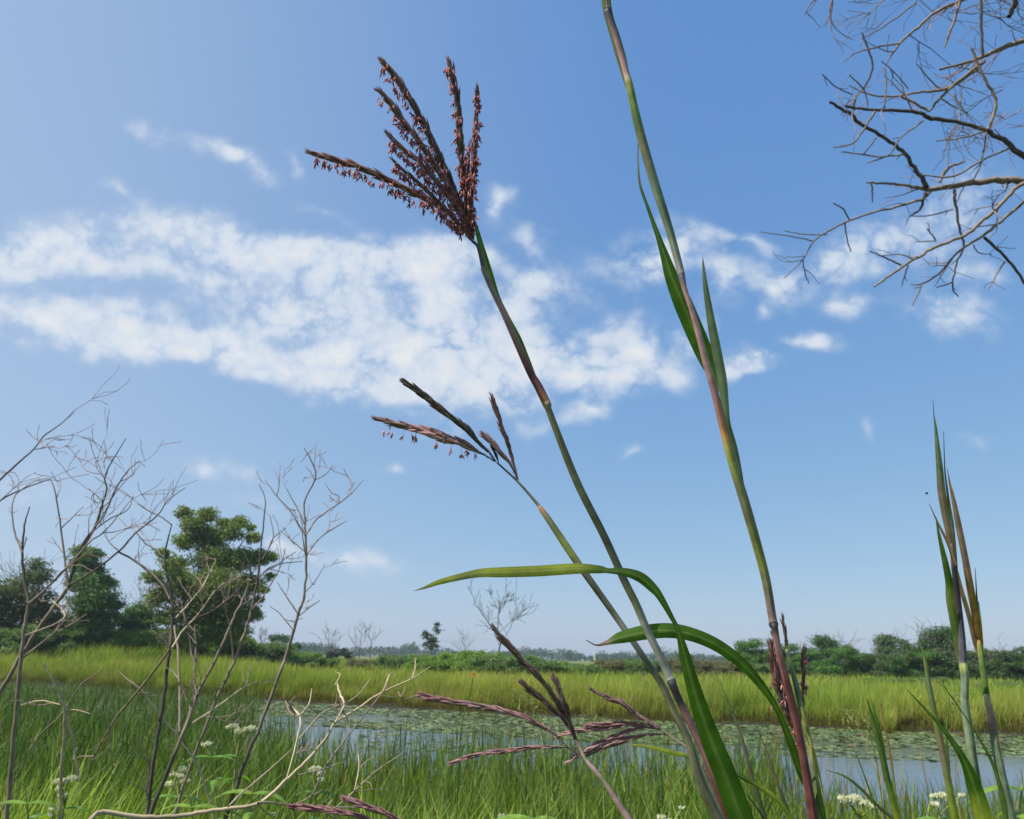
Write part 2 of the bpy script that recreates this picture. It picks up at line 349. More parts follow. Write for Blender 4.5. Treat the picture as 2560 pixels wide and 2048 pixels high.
# clouds: white lit tops, a little greyer where they are thick
tk = N.new('ShaderNodeMix'); tk.data_type = 'RGBA'; tkf = N.new('ShaderNodeMapRange'); K.new(dens, tkf.inputs[0]); tkf.inputs[1].default_value = 0.7; tkf.inputs[2].default_value = 1.5
K.new(tkf.outputs[0], tk.inputs[0]); tk.inputs[6].default_value = (4.3, 4.8, 5.5, 1); tk.inputs[7].default_value = (5.5, 5.55, 5.6, 1)
K.new(hsv.outputs[0], vl.inputs[6]); K.new(vl.outputs[2], cm.inputs[6]); K.new(tk.outputs[2], cm.inputs[7]); K.new(cm.outputs[2], bg.inputs['Color'])

S.view_settings.view_transform = 'Standard'; S.view_settings.look = 'None'; S.view_settings.exposure = 0.37; S.view_settings.gamma = 1

# ------------------------------------------------------------------ ground, water
def make_ground():
    xs = np.concatenate([-np.geomspace(4000, 30, 28), np.linspace(-28, 28, 141), np.geomspace(30, 4000, 28)])
    ys = np.concatenate([[-200, -60, -20, -8], np.linspace(-4, 80, 211), np.geomspace(82, 6000, 44)])
    X, Y = np.meshgrid(xs, ys); Z = hgt(X, Y); V = np.stack([X, Y, Z], -1).reshape(-1, 3)
    nx = len(xs); ny = len(ys); i = np.arange(ny-1)[:, None]*nx+np.arange(nx-1)[None, :]
    q = np.stack([i, i+1, i+nx+1, i+nx], -1).reshape(-1, 4)
    mud = lin('3c3524'); far = lin('66713a'); d = (Y-ysh(X)).reshape(-1)
    t = sst(0.5, 3.5, d)[:, None]; nb = sst(6, 2.5, Y).reshape(-1)[:, None]
    c = mud*(1-t)+far*t; c = c*(1-nb)+lin('3f4f24')*nb
    mb = MB(); mb.add(V, q, c); o = mb.build('ground', mat_ground()); tag(o, kind='structure')
    return o
make_ground()
mb = MB(); nx = 60; x = np.linspace(-60, 60, nx); X, Y = np.meshgrid(x, np.linspace(2.5, 62, nx)); V = np.stack([X, Y, np.full_like(X, WATER)], -1).reshape(-1, 3)
i = np.arange(nx-1)[:, None]*nx+np.arange(nx-1)[None, :]; mb.add(V, np.stack([i, i+1, i+nx+1, i+nx], -1).reshape(-1, 4), np.array([.03, .04, .03]))
tag(mb.build('water', mat_water()), kind='structure')

def mixc(cols, n, jit=.12):
    cols = np.array([lin(c) for c in cols]); w = RNG.dirichlet(np.ones(len(cols))*0.45, n); c = w@cols
    return c*(1+RNG.normal(0, jit, (n, 1))).clip(.5, 1.6)

# ------------------------------------------------------------------ far meadow
def make_meadow():
    mb = MB()
    # front wall along the far shore, then bands farther back with coarser tufts
    for (n, a, b, h0, h1, w) in ((70000, 0.0, 4.0, .8, 1.4, .02), (60000, 3, 16, .75, 1.35, .03), (60000, 12, 50, .6, 1.15, .06), (45000, 40, 150, .6, 1.1, .13)):
        d = a+(b-a)*RNG.random(n)**1.3
        az = RNG.uniform(-0.95, 0.95, n); y = 33+d
        x = az*y; y = ysh(x)+d; x = az*y; y = ysh(x)+d
        y = y-1.1*sst(.1, .9, nz(x, x*.3, 1.9, 2))*(d < 3)
        z = np.maximum(hgt(x, y), WATER-.05)
        f = sst(-0.6, 0.6, nz(x, y, .35, 1)+0.5*nz(x, y, 1.1, 4)); g = sst(-0.5, .7, nz(x, y, .18, 6))
        edge = sst(0, 1.2, d)
        H = (h0+(h1-h0)*RNG.random(n))*(0.6+.55*f)*(0.6+.4*edge)
        az2 = np.clip((x/y), -1, 1)
        C1 = mixc(['9a9e54', '8c9646', 'b6b06e', '7f9444', '748438'], n, .18)*(1-g[:, None])+mixc(['6f8c3a', '5c7a30', '86983f'], n, .18)*g[:, None]
        C1 = C1*np.array([1.0, 1.0, .8])*(0.8+.55*f[:, None])*(0.86+.34*sst(-.5, .6, nz(x, y, 2.3, 5)))[:, None]
        tan = (RNG.random(n) < 0.12+.5*sst(.25, .9, nz(x, y, .55, 9)))[:, None]; C1 = np.where(tan, mixc(['b3a468', 'a8905a'], n), C1)
        C0 = mixc(['466416', '5a781c', '54701a'], n)
        br = (RNG.random(n) < 0.75*(1-sst(0, 1.1, d)))[:, None]; C0 = np.where(br, mixc(['665430', '5a4a2c', '7a7434'], n), C0)
        lean = RNG.normal(0, .18, (n, 2))*H[:, None]+np.array([.06, 0])
        grassmesh(mb, np.stack([x, y, z-0.02], 1), H, w*(.7+.7*RNG.random(n)), lean, C0, C1, seg=2 if a > 10 else 3)
    tag(mb.build('meadow_grass', M_meadow), 'tall yellow green marsh grass covering the meadow behind the pond', 'grass', kind='stuff')
    # tan and dark stubble fringe at the water's edge
    mb = MB(); n = 26000; x = RNG.uniform(-45, 38, n); y = ysh(x)-0.35+RNG.normal(0, .45, n); z = np.maximum(hgt(x, y), WATER-.05)
    H = RNG.uniform(.08, .42, n)*(.5+.5*sst(-.6, .4, nz(x, y, 1.5))); C = mixc(['5c4a28', '6c6030', '443a22', '6c7434'], n)
    grassmesh(mb, np.stack([x, y, z], 1), H, np.full(n, .02), RNG.normal(0, .12, (n, 2)), C*.8, C, 2)
    tag(mb.build('dead_sedge', M_meadow), 'low brown dead sedge fringing the far shore of the pond', 'sedge', kind='stuff')
make_meadow()

# ------------------------------------------------------------------ lily pads, reeds, bank grass
def make_pads():
    mb = MB(); P = []
    pts = []
    def band(n, x0, x1, yt, yb, p=1.0):
        for _ in range(n):
            px = random.uniform(x0, x1); t = random.random()**p; sh = float(np.interp(px, [195, 536, 1000, 1500, 2200, 2560], [1708, 1737, 1765, 1792, 1820, 1832]))
            py = sh+yt+(yb-yt)*t
            w = on_water(px, py)
            if nz(w[0], w[1], .7, 3)+.45*nz(w[0], w[1], 2.2, 5) > random.uniform(-0.6, .25) or t < .35: pts.append(w)
    band(26000, -900, 3000, 7, 62, 1.0); band(9000, -700, 640, 30, 150); band(2200, -900, 520, 100, 230); band(700, 900, 1500, 45, 110, 1.5); band(1800, 1900, 2800, 20, 78, 1.2)
    pts = np.array(pts); n = len(pts); R = RNG.uniform(.03, .12, n); k = 9
    a = np.linspace(0.25, 2*math.pi-.25, k); yaw = RNG.uniform(0, 6.28, n)
    A = a[None, :]+yaw[:, None]; tilt = RNG.normal(0, .10, (n, 2))
    rim = np.stack([pts[:, 0:1]+R[:, None]*np.cos(A), pts[:, 1:2]+R[:, None]*np.sin(A), WATER+.006+R[:, None]*(np.cos(A)*tilt[:, :1]+np.sin(A)*tilt[:, 1:]).clip(-.02, .4)+RNG.uniform(0, .008, (n, 1))], -1)
    V = np.concatenate([np.stack([pts[:, 0], pts[:, 1], np.full(n, WATER+.007)], -1)[:, None, :], rim], 1)
    t = np.array([[0, i+1, i+2] for i in range(k-1)]); t = (t[None]+(np.arange(n)*(k+1))[:, None, None]).reshape(-1, 3)
    C = mixc(['68783a', '7a8842', '52662e', '8c9452', '3f5428'], n); r = (RNG.random(n) < .03)[:, None]; C = np.where(r, lin('8a5a3a'), C)
    mb.add(V.reshape(-1, 3), t, np.repeat(C, k+1, 0)); tag(mb.build('lily_pads', mat_attr('lily_pad', .35, .1, .5, blotch=.3, bscale=9)), 'pale green lily pads floating in a band below the far shore', 'lily pads', kind='stuff')
make_pads()

def sample_px(n, x0, x1, y0, y1, p=1.0):
    px = RNG.uniform(x0, x1, n); py = y0+(y1-y0)*RNG.random(n)**p
    r = fw[None]+((px-W0/2)/F)[:, None]*rt[None]+((H0/2-py)/F)[:, None]*up[None]
    t = (WATER-CAM[2])/r[:, 2]; return CAM[None]+r*t[:, None], px, py
def make_reeds():
    mb = MB()
    def patch(n, x0, x1, y0, y1, h0, h1, w0, w1, cols, p=1.0, lean=.12, seg=3, clump=0.0):
        P, px, py = sample_px(n, x0, x1, y0, y1, p)
        ok = (P[:, 1] < ysh(P[:, 0])-.2)
        if clump: ok &= (nz(P[:, 0], P[:, 1], 1.3, 2)+.7*nz(P[:, 0], P[:, 1], 3.7, 8)) > RNG.normal(clump, .35, n)
        P = P[ok]; m_ = len(P); P[:, 2] = np.maximum(WATER-.05, hgt(P[:, 0], P[:, 1]))
        H = RNG.uniform(h0, h1, m_); C = mixc(cols, m_, .26)*np.array([.98, .9, .66])
        grassmesh(mb, P, H, RNG.uniform(w0, w1, m_), RNG.normal(0, lean, (m_, 2))*H[:, None], C*.75, C, seg)
    G = ['587f2c', '7ea03c', '3c6428', 'a6b850', '8ea850']; D = ['26481f', '3a6228', '64883a', '2a4c30', '8a9c54']
    patch(3600, 560, 2000, 1835, 2000, .25, .6, .010, .024, D+['4a6c3a'], .9, .10, clump=-.1)
    patch(7500, 600, 1950, 1915, 2250, .35, 1.0, .014, .034, G+D+D, .8, .2)
    patch(9000, -400, 740, 1800, 2250, .4, 1.05, .014, .034, D+['26481f', '33591f', '1f3a1a']+G[:2], .8, .22)
    patch(10000, -400, 640, 1725, 1860, .3, .85, .014, .03, D+['54703a', '3a5a2c', '2a4a22'], 1, .18, clump=-.2)
    patch(900, 1850, 2800, 1960, 2060, .2, .45, .006, .010, D+G, .8, .16, clump=.1)
    patch(4200, 1850, 2900, 2030, 2300, .35, .8, .012, .026, G+D, .8, .16)
    patch(900, 620, 1900, 1850, 1965, .5, 1.0, .012, .024, D+['2c4a20', '6c8a34'], .9, .12, clump=.15)
    patch(4500, -400, 660, 1712, 1765, .2, .55, .016, .03, D+['6c7c3a', '54703a'], 1, .2)
    patch(600, 900, 1900, 1800, 1850, .2, .5, .008, .014, D+['6c7a3a'], 1, .1, clump=.1)
    patch(1100, -200, 2600, 1850, 2200, .3, .8, .010, .02, ['a07a3a', '9a6a34', 'b0a060'], .9, .2)
    tag(mb.build('pond_reeds', M_reed), 'thin green reeds standing in the shallow water of the pond', 'reeds', kind='stuff')
    mb = MB()
    def near(n, x0, x1, d0, d1, ylo, yhi, w0, w1, cols, lean=.32):
        """blades rooted on the bank, tips reaching ylo..yhi in height"""
        px = RNG.uniform(x0, x1, n); d = RNG.uniform(d0, d1, n)
        a = np.array([azi(q, 1700) for q in px]); x = a[:, 0]*d; y = a[:, 1]*d; z = hgt(x, y)
        py = RNG.uniform(ylo, yhi, n)
        top = CAM[2]-d*np.tan(np.arctan((py-1024)/F)-PITCH)-(px-1280)*.023/F*d
        H = np.maximum(top-z, .25); C = mixc(cols, n, .2)*np.array([1.06, 1.0, .72])
        grassmesh(mb, np.stack([x, y, z-.02], 1), H, RNG.uniform(w0, w1, n), RNG.normal(0, lean, (n, 2)), C*.8, C, 5)
    g = ['7aa030', '98b440', '5c8a2a', 'aebc5a', '88a048']; dk = ['2c5020', '4a742a', '64883a', '284a24', '8a8a4c']
    near(2600, -200, 650, 2.6, 5.0, 1880, 2090, .008, .020, g[:2]+dk+dk+['1f3c1a', '6a5c34'])
    near(900, -200, 330, 2.2, 4.2, 1820, 2060, .008, .020, g)
    near(2200, 600, 1750, 2.4, 5.0, 1940, 2110, .008, .022, g[:3]+dk+dk+['1f3c1a', '7a6a3c'])
    near(700, 900, 1500, 2.4, 4.2, 1930, 2060, .008, .020, g)
    near(1800, 1750, 2800, 2.0, 4.6, 1930, 2100, .008, .020, g+dk)
    near(90, 1500, 2560, 1.8, 3.5, 1850, 2000, .004, .008, ['7d9a4a', '9a8a4a', '5c7a3a'], .12)
    tag(mb.build('bank_grass', M_reed), 'bright green grass growing on the near bank along the bottom', 'grass', kind='stuff')
    mb = MB(); n = 14000; x = RNG.uniform(-7, 7, n); y = RNG.uniform(-3, 6.5, n); k = (x**2+y**2 > .6); x = x[k]; y = y[k]; n = len(x)
    C = mixc(g+dk, n, .15); H = RNG.uniform(.2, .6, n)
    grassmesh(mb, np.stack([x, y, hgt(x, y)-.02], 1), H, np.full(n, .009), RNG.normal(0, .12, (n, 2)), C*.8, C, 3)
    tag(mb.build('bank_turf', M_reed), 'short green turf on the near bank under the tall grasses', 'grass', kind='stuff')
make_reeds()

# ------------------------------------------------------------------ trees
def limb(mb, a, b, r0_, r1_, c, sag=.1, k=5, n=5):
    a = np.asarray(a, float); b = np.asarray(b, float); t = np.linspace(0, 1, n)[:, None]
    P = a*(1-t)+b*t; L = np.linalg.norm(b-a); P += RNG.normal(0, .03*L, (n, 3))*np.sin(t*math.pi); P[:, 2] += (sag*L*np.sin(t*math.pi))[:, 0]
    tube(mb, P, np.linspace(r0_, r1_, n), c, k)
    return P
def leafy_lobes(mb, lobes, C, n_per, size, flat=.3):
    for (c, r) in lobes:
        n = max(int(n_per*(r**1.8)), 30)
        # each lobe is a bunch of sprays, with gaps between them
        ns = max(5, int(n/11)); u = RNG.normal(0, 1, (ns, 3)); u /= np.linalg.norm(u, axis=1)[:, None]
        sc = np.asarray(c)+u*(r*(RNG.random(ns)**.45))[:, None]*np.array([1, 1, .72])
        idx = RNG.integers(0, ns, n); P = sc[idx]+RNG.normal(0, 1, (n, 3))*np.array([1, 1, .5])*(.17*r+.06)
        shade = mixc(C, ns, .10)[idx]*(1+RNG.normal(0, .12, (n, 1))).clip(.6, 1.5)
        leafcards(mb, P, size*RNG.uniform(.6, 1.3, n), shade, flat)
def tree_from_lobes(name, label, cat, px, dist, lobes, cols, dens=600, leaf=.22, trunk_r=.14, dead=0, group=None, depthj=.8, barkc='6b5f50'):
    base, _ = place(px, 1500, dist)
    t = thing(name, label, cat, base, group)
    tr = MB(); cr = MB(); L = []
    for q in lobes:
        lx, ly, lr = q; d = dist+random.uniform(-1, 1)*depthj; r = ray(lx, ly); w = CAM+r*(d/np.linalg.norm(r[:2]))
        L.append((w, lr/F*dist))
    ctr = np.mean([w for w, _ in L], 0); fork = base+np.array([(ctr[0]-base[0])*.3, 0, (ctr[2]-base[2])*.55])
    bc = lin(barkc)
    tp = limb(tr, base-np.array([0, 0, .1]), fork, trunk_r, trunk_r*.7, bc, 0, 8, 7)
    for w, r in L:
        s = fork if w[2] > fork[2]+.2 else tp[3]
        limb(tr, s, w, trunk_r*.4, trunk_r*.08, bc, random.uniform(-.05, .08))
        for _ in range(3): limb(tr, w, w+RNG.normal(0, 1, 3)*r*.7, trunk_r*.1, .01, bc)
    for _ in range(dead):
        w, r = random.choice(L); e = w+np.array([random.uniform(-1, 1), random.uniform(-.5, .5), random.uniform(.2, 1.2)])*r*1.4
        limb(tr, fork, e, trunk_r*.2, .012, lin('8a8378'), .05)
    tr.build('trunk', M_bark, t, base)
    leafy_lobes(cr, L, cols, dens, leaf); cr.build('crown', M_leaf, t, base, smooth=False)
    return t
OAK = ['667a3a', '768a42', '546834', '84944a']
def cA(s, k=2.695, ox=0, oy=1000, g=1.16): return [(x/k+ox, y/k+oy, r/k*g) for x, y, r in s]
tree_from_lobes('oak_tree', 'large dark green oak with broken rounded crown behind the bare shrubs at left', 'tree', 485, 70,
    cA([(1240, 765, 48), (1400, 770, 52), (1320, 850, 70), (1500, 830, 40), (1620, 830, 50), (1560, 890, 60), (1400, 940, 100), (1250, 950, 60), (1700, 930, 45), (1450, 1080, 110), (1180, 1110, 75), (1095, 1035, 38),
        (1610, 1080, 90), (1745, 1060, 60), (1030, 1195, 50), (1230, 1240, 110), (1480, 1240, 120), (1680, 1240, 80), (1080, 1330, 70), (1350, 1390, 130), (1580, 1400, 110), (1150, 1460, 70), (1450, 1520, 130), (1300, 1570, 90), (1600, 1560, 70),
        (1820, 1190, 30), (1830, 1060, 34), (1770, 1280, 32), (1745, 1345, 26), (1700, 1450, 50), (1690, 860, 25)]), OAK, dens=1500, leaf=.22, trunk_r=.2, dead=14, depthj=1.6)
tree_from_lobes('leafy_tree', 'mid sized dark tree left of the big oak, crown leaning right', 'tree', 235, 76,
    cA([(560, 1020, 50), (630, 1040, 45), (560, 1110, 70), (640, 1140, 50), (730, 1230, 40), (640, 1240, 80), (540, 1230, 60), (700, 1330, 75), (780, 1380, 40), (590, 1370, 90), (690, 1470, 90), (560, 1500, 90), (650, 1560, 80)]),
    ['5c7a42', '6a864a', '4e6c3e'], dens=1300, leaf=.22, dead=6, depthj=1.2)
tree_from_lobes('leafy_tree', 'greyish half dead tree with sparse leaves at the far left edge', 'tree', 75, 78,
    cA([(250, 1110, 50), (290, 1180, 50), (230, 1200, 60), (120, 1270, 70), (60, 1330, 80), (250, 1330, 80), (170, 1430, 90), (40, 1450, 80), (330, 1440, 80), (250, 1520, 80), (400, 1500, 60), (-40, 1300, 90), (-60, 1450, 90)]),
    ['506840', '5c6e48', '485e3c', '6c6c50'], dens=800, leaf=.22, dead=24, depthj=1.5)
tree_from_lobes('small_tree', 'low round green tree in the gap between the two left trees', 'tree', 345, 79,
    cA([(880, 1460, 60), (960, 1420, 60), (830, 1500, 50), (930, 1520, 70), (1010, 1480, 60), (860, 1560, 50)]), ['4c6c34', '5c7c3c', '44623a'], dens=1200, leaf=.2, dead=5)
HOR = [('small_tree', 'small flat topped umbrella shaped tree on the meadow horizon', 697, 120, [(685, 1598, 14), (700, 1594, 15), (715, 1599, 13)], ['3a5a30', '46663a']),
       ('small_tree', 'slim twin crowned green tree alone on the horizon left of the bare tree', 1078, 110, [(1090, 1562, 10), (1093, 1577, 10), (1068, 1590, 12), (1082, 1600, 14), (1070, 1612, 13), (1086, 1618, 12), (1062, 1580, 7)], ['3a5832', '33502e']),
       ('small_tree', 'tiny low tree just left of the tall sapling on the horizon', 742, 125, [(742, 1612, 9), (748, 1618, 9)], ['40603a']),
       ('small_tree', 'dark squat shrub below the twiggy grey tree on the horizon', 850, 90, [(835, 1634, 13), (858, 1632, 14), (875, 1640, 12), (820, 1640, 10)], ['2c3c26', '34442c'])]
for nm_, lb, px, dist, lob, cols in HOR:
    tree_from_lobes(nm_, lb, 'tree', px, dist, lob, cols, dens=420, leaf=.26, trunk_r=.09, dead=2, depthj=.3)

# bare trees by recursion
def grow(mb, p, d, L, r, lev, c, spread=.6, upb=.25, kids=(2, 4), k=5, rmin=.004, wig=.12):
    n = 5; P = [p]; q = p.copy(); dd = d/np.linalg.norm(d)
    for i in range(n):
        dd = dd+RNG.normal(0, wig, 3)+np.array([0, 0, upb*.12]); dd /= np.linalg.norm(dd); q = q+dd*L/n; P.append(q.copy())
    P = np.array(P); r1 = max(r*.45, rmin) if lev else rmin
    tube(mb, P, np.linspace(r, r1, n+1), c, k if r > .01 else 4)
    if lev <= 0: return
    for _ in range(random.randint(*kids)+(1 if lev > 1 else 0)):
        i = random.randint(1, n); s = RNG.normal(0, 1, 3); s -= (s@dd)*dd; s /= np.linalg.norm(s)
        nd = dd*math.cos(spread)+s*math.sin(spread)*random.uniform(.7, 1.3); nd[2] += upb*.4
        grow(mb, P[i].copy(), nd, L*random.uniform(.45, .75), max(r*(1-.5*i/n)*.6, rmin), lev-1, c, spread, upb, kids, k, rmin, wig)
BARE = [('dead_tree', 'bare grey tree with wide forked limbs alone above the centre meadow', 1243, 1458, 95, .72, .6, 4, .14, .03, 11),
        ('dead_tree', 'dense twiggy grey tree on the horizon above a dark shrub', 822, 1553, 100, .75, .6, 3, .09, .022, 5),
        ('dead_tree', 'very thin faint bare tree left of its pair on the horizon', 898, 1545, 130, .45, .45, 2, .07, .022, 3),
        ('dead_tree', 'thin bare tree right of its pair on the horizon, spreading upwards', 925, 1548, 125, .8, .5, 3, .08, .022, 8),
        ('dead_tree', 'small faint bare tree between the green twin crowned tree and the big bare one', 1160, 1570, 130, .8, .7, 3, .07, .02, 9),
        ('dead_tree', 'small spiky bare tree right of the large oak', 655, 1555, 95, .45, .5, 3, .07, .02, 12),
        ('dead_tree', 'bare grey tree top rising behind the right hand woods', 2215, 1600, 100, .9, .7, 3, .09, .022, 14),
        ('dead_tree', 'faint bare grey tree above the small right hand bushes', 1850, 1612, 105, .8, .7, 3, .06, .02, 15),
        ('dead_tree', 'tall bare grey tree in the thicket behind the far left trees', 40, 1385, 86, .9, .6, 4, .12, .018, 21),
        ('dead_tree', 'bare pale tree between the mid sized tree and the big oak', 330, 1448, 86, .9, .7, 4, .09, .016, 23)]
for nm_, lb, px, yt, dist, wdn, spr, lev, tr_, rm, sd_ in BARE:
    b, h = place(px, yt, dist); t = thing(nm_, lb, 'dead tree', b); mb = MB(); random.seed(sd_)
    RNG = np.random.default_rng(sd_)
    cc = lin('5e5a56')
    P = np.array([b+np.array([random.uniform(-.02, .02)*h*i, 0, h*.8*i/5]) for i in range(6)]); P[0, 2] -= .1
    tube(mb, P, np.linspace(tr_, rm, 6), cc, 6); mb.build('trunk', M_bark, t, b)
    mb = MB()
    for i in range(9 if lev > 3 else 11):
        z = random.uniform(.25, .8); a = random.uniform(0, 6.28); p = b+np.array([0, 0, h*z])
        p[0] = np.interp(z*h, P[:, 2]-b[2], P[:, 0]); dd = np.array([math.cos(a)*wdn, math.sin(a)*wdn*.7, random.uniform(.5, 1.0)])
        grow(mb, p, dd, h*(.95-z)*random.uniform(.55, .8)*(.6+.6*wdn), tr_*.4*(1.1-z), lev-2 if lev > 2 else 1, cc, spr, .3, (2, 4), 4, rm*.75)
    mb.build('crown', M_bark, t, b)
random.seed(31); RNG = np.random.default_rng(31)

# prototypes for the right-hand woods and the meadow shrubs, then copies
def proto_tree(seed, h, wdt, cols, dens, leaf, n_lobes, low=.15, dead=3, th=.11):
    global RNG
    random.seed(seed); RNG = np.random.default_rng(seed)
    tr = MB(); cr = MB(); L = []; fork = np.array([0, 0, h*.3]); bc = lin('5d5448')
    th = .11 if h > 3 else .035; limb(tr, np.array([0, 0, -.3]), fork, th, th*.7, bc, 0, 6)
    for i in range(n_lobes):
        z = h*(low+(1-low)*random.random()**.8*.92); f = math.sqrt(max(0.05, 1-((z/h-.45)/.62)**2)); a = random.uniform(0, 6.28); rr = wdt*.5*f*random.uniform(.3, .95)
        c = np.array([math.cos(a)*rr, math.sin(a)*rr, z]); r = h*random.uniform(.10, .19)*(1 if h > 3 else 1.5); L.append((c, r)); limb(tr, fork*random.uniform(.4, 1), c, th*.36, .01, bc, .05)
    for i in range(dead):
        a = random.uniform(0, 6.28); grow(tr, fork, np.array([math.cos(a)*.5, math.sin(a)*.5, 1]), h*.55, .03, 2, lin('847c72'), .6, .3, (2, 3), 4, .014)
    leafy_lobes(cr, L, cols, dens, leaf)
    return tr, cr
PR = []
def make_proto(name, *a):
    tr, cr = proto_tree(*a); t0 = tr.build('trunk', M_bark); c0 = cr.build('crown', M_leaf, smooth=False)
    ms = (t0.data, c0.data); bpy.data.objects.remove(t0); bpy.data.objects.remove(c0); return ms
P_tree = [make_proto('t', 101, 5, 4.6, ['4c6e36', '5c8038', '42602e'], 1150, .17, 26, .12, 3), make_proto('t', 102, 5, 5.4, ['527a34', '648c3c', '486a30'], 1150, .17, 30, .1, 2),
          make_proto('t', 103, 5, 3.6, ['44623a', '506e40', '5a7648'], 900, .16, 18, .35, 6), make_proto('t', 104, 5, 5.2, ['405a32', '4e6836', '5c6e44'], 1000, .17, 28, .05, 5)]
P_bush = [make_proto('b', 201, 2, 4.2, ['648838', '749640', '80984c'], 3000, .13, 40, .08, 0), make_proto('b', 202, 2, 5.5, ['587440', '648048', '708850'], 2800, .13, 44, .05, 1),
          make_proto('b', 203, 2, 3.6, ['72704e', '606c46', '7c7456'], 2200, .12, 34, .1, 4)]
def put(ms, name, label, cat, base, s, rz, group, sxy=1.0):
    t = thing(name, label, cat, base, group); t.rotation_euler[2] = rz; t.scale = (s*sxy, s*sxy, s)
    for nme, me in (('trunk', ms[0]), ('crown', ms[1])):
        o = bpy.data.objects.new(nme, me); COL.objects.link(o); o.parent = t
random.seed(5)
ORD = ['leftmost', 'second', 'third', 'fourth', 'fifth', 'sixth', 'seventh', 'eighth', 'ninth', 'tenth', 'eleventh', 'twelfth', 'thirteenth', 'fourteenth', 'fifteenth', 'sixteenth', 'seventeenth', 'eighteenth', 'nineteenth', 'twentieth', 'twenty first', 'twenty second', 'twenty third', 'twenty fourth', 'twenty fifth', 'twenty sixth', 'twenty seventh', 'twenty eighth', 'twenty ninth', 'thirtieth', 'thirty first', 'thirty second']
TL = [(1720, 1640, 100, 3), (1850, 1634, 95, 1), (1905, 1606, 92, 1), (1965, 1630, 96, 0), (1990, 1618, 93, 1), (2040, 1632, 92, 1), (2080, 1600, 94, 2), (2100, 1622, 90, 1), (2150, 1620, 95, 0), (2200, 1638, 90, 3), (2248, 1598, 94, 2), (2262, 1630, 89, 0),
      (2310, 1632, 90, 1), (2352, 1580, 93, 2), (2368, 1600, 91, 3), (2420, 1630, 90, 3), (2460, 1622, 92, 0), (2505, 1628, 90, 3), (2548, 1624, 92, 0), (2600, 1620, 92, 3), (2680, 1610, 93, 0), (2790, 1600, 94, 3)]
look = {0: 'mid green round', 1: 'fresh green bushy', 2: 'open high crowned', 3: 'dark dense'}
for i, (px, yt, dist, k) in enumerate(TL):
    b, h = place(px, yt-6, dist)
    put(P_tree[k], 'wood_tree', f"{look[k]} tree, {ORD[i]} from the left in the woods right of the stalks", 'tree', b, h/5.0, random.uniform(0, 6), 'trees of the right hand woods', 1.3)
BL = [(-20, 1560, 78, 2), (60, 1566, 76, 1), (130, 1560, 78, 2), (190, 1572, 77, 1), (260, 1576, 79, 2), (330, 1580, 76, 0), (400, 1572, 78, 1), (450, 1580, 76, 2), (520, 1584, 76, 1), (590, 1596, 76, 0), (650, 1606, 76, 1), (760, 1632, 75, 0), (800, 1645, 70, 1), (900, 1650, 75, 2), (990, 1640, 80, 1), (1060, 1640, 78, 0), (1130, 1634, 72, 0), (1200, 1632, 68, 0), (1265, 1640, 62, 1),
      (1320, 1648, 64, 1), (1385, 1656, 66, 0), (1460, 1662, 72, 1), (1520, 1652, 75, 2), (1600, 1650, 80, 1), (1660, 1652, 84, 2), (1700, 1650, 80, 2), (1740, 1662, 82, 1), (1780, 1654, 80, 2), (1840, 1656, 78, 2), (1900, 1660, 80, 1)]
lookb = {0: 'bright green', 1: 'dull green', 2: 'brownish twiggy'}
for i, (px, yt, dist, k) in enumerate(BL):
    b, h = place(px, yt, dist); h = max(h, 1.2)
    put(P_bush[k], 'willow_shrub', f"{lookb[k]} rounded shrub, {ORD[i]} from the left behind the meadow grass", 'shrub', b, h/2.0, random.uniform(0, 6), 'shrubs along the back of the meadow', 1.2)
SB = [(2180, 1700, 74, 0), (2260, 1700, 72, 1), (2330, 1694, 76, 1), (2420, 1712, 60, 2), (2520, 1706, 66, 1), (2050, 1702, 78, 1), (1950, 1698, 80, 0)]
for i, (px, yt, dist, k) in enumerate(sorted(SB)):
    b, h = place(px, yt, dist)
    put(P_bush[k], 'willow_shrub', f"low {lookb[k]} shrub, {ORD[i]} from the left at the foot of the right woods", 'shrub', b, max(h, .8)/2.0, random.uniform(0, 6), 'low shrubs in front of the right hand woods', 1.3)
# far woods
def far_woods():
    global RNG
    RNG = np.random.default_rng(77); mb = MB(); L = []
    for i in range(520):
        a = RNG.uniform(-.95, .95); d = RNG.uniform(560, 760); x = a*d; h = (6.5+3.5*nz(a*40, 0, 1)+RNG.uniform(-1, 2.5))
        z = float(hgt(x, d))
        for k in range(3): L.append((np.array([x+RNG.normal(0, 5), d+RNG.normal(0, 4), z+h*RNG.uniform(.3, .8)]), h*.42))
    for c, r in L:
        n = 70; u = RNG.normal(0, 1, (n, 3)); u /= np.linalg.norm(u, axis=1)[:, None]; P = c+u*r*np.array([1.7, 1, 1])*(RNG.random((n, 1))**.4); P[:, 2] = np.maximum(P[:, 2], .3)
        leafcards(mb, P, RNG.uniform(1.0, 2.2, n), mixc(['3a5430', '465e38', '33482c'], n))
    tag(mb.build('far_woods', M_leaf, smooth=False), 'distant low band of blue green woods along the horizon', 'woods', kind='stuff')
far_woods()
# white pole on the far side of the meadow
b, h = place(1486, 1632, 150); t = thing('marker_pole', 'thin white pole standing beyond the meadow against the far woods', 'pole', b)
mb = MB(); tube(mb, [b-[0, 0, .3], b+[0, 0, h*.5], b+[0, 0, h]], [.14, .13, .12], lin('d8d8d2'), 8); tube(mb, [b+[0, 0, h], b+[0, 0, h+.04]], [.12, .001], lin('d8d8d2'), 8); mb.build('post', M_petal, t, b)
mb = MB(); tube(mb, [b-[0, 0, .2], b+[0, 0, .35]], [.3, .24], lin('a8a69e'), 8); tube(mb, [b+[0, 0, .35], b+[0, 0, .36]], [.24, .02], lin('a8a69e'), 8); mb.build('footing', M_petal, t, b)

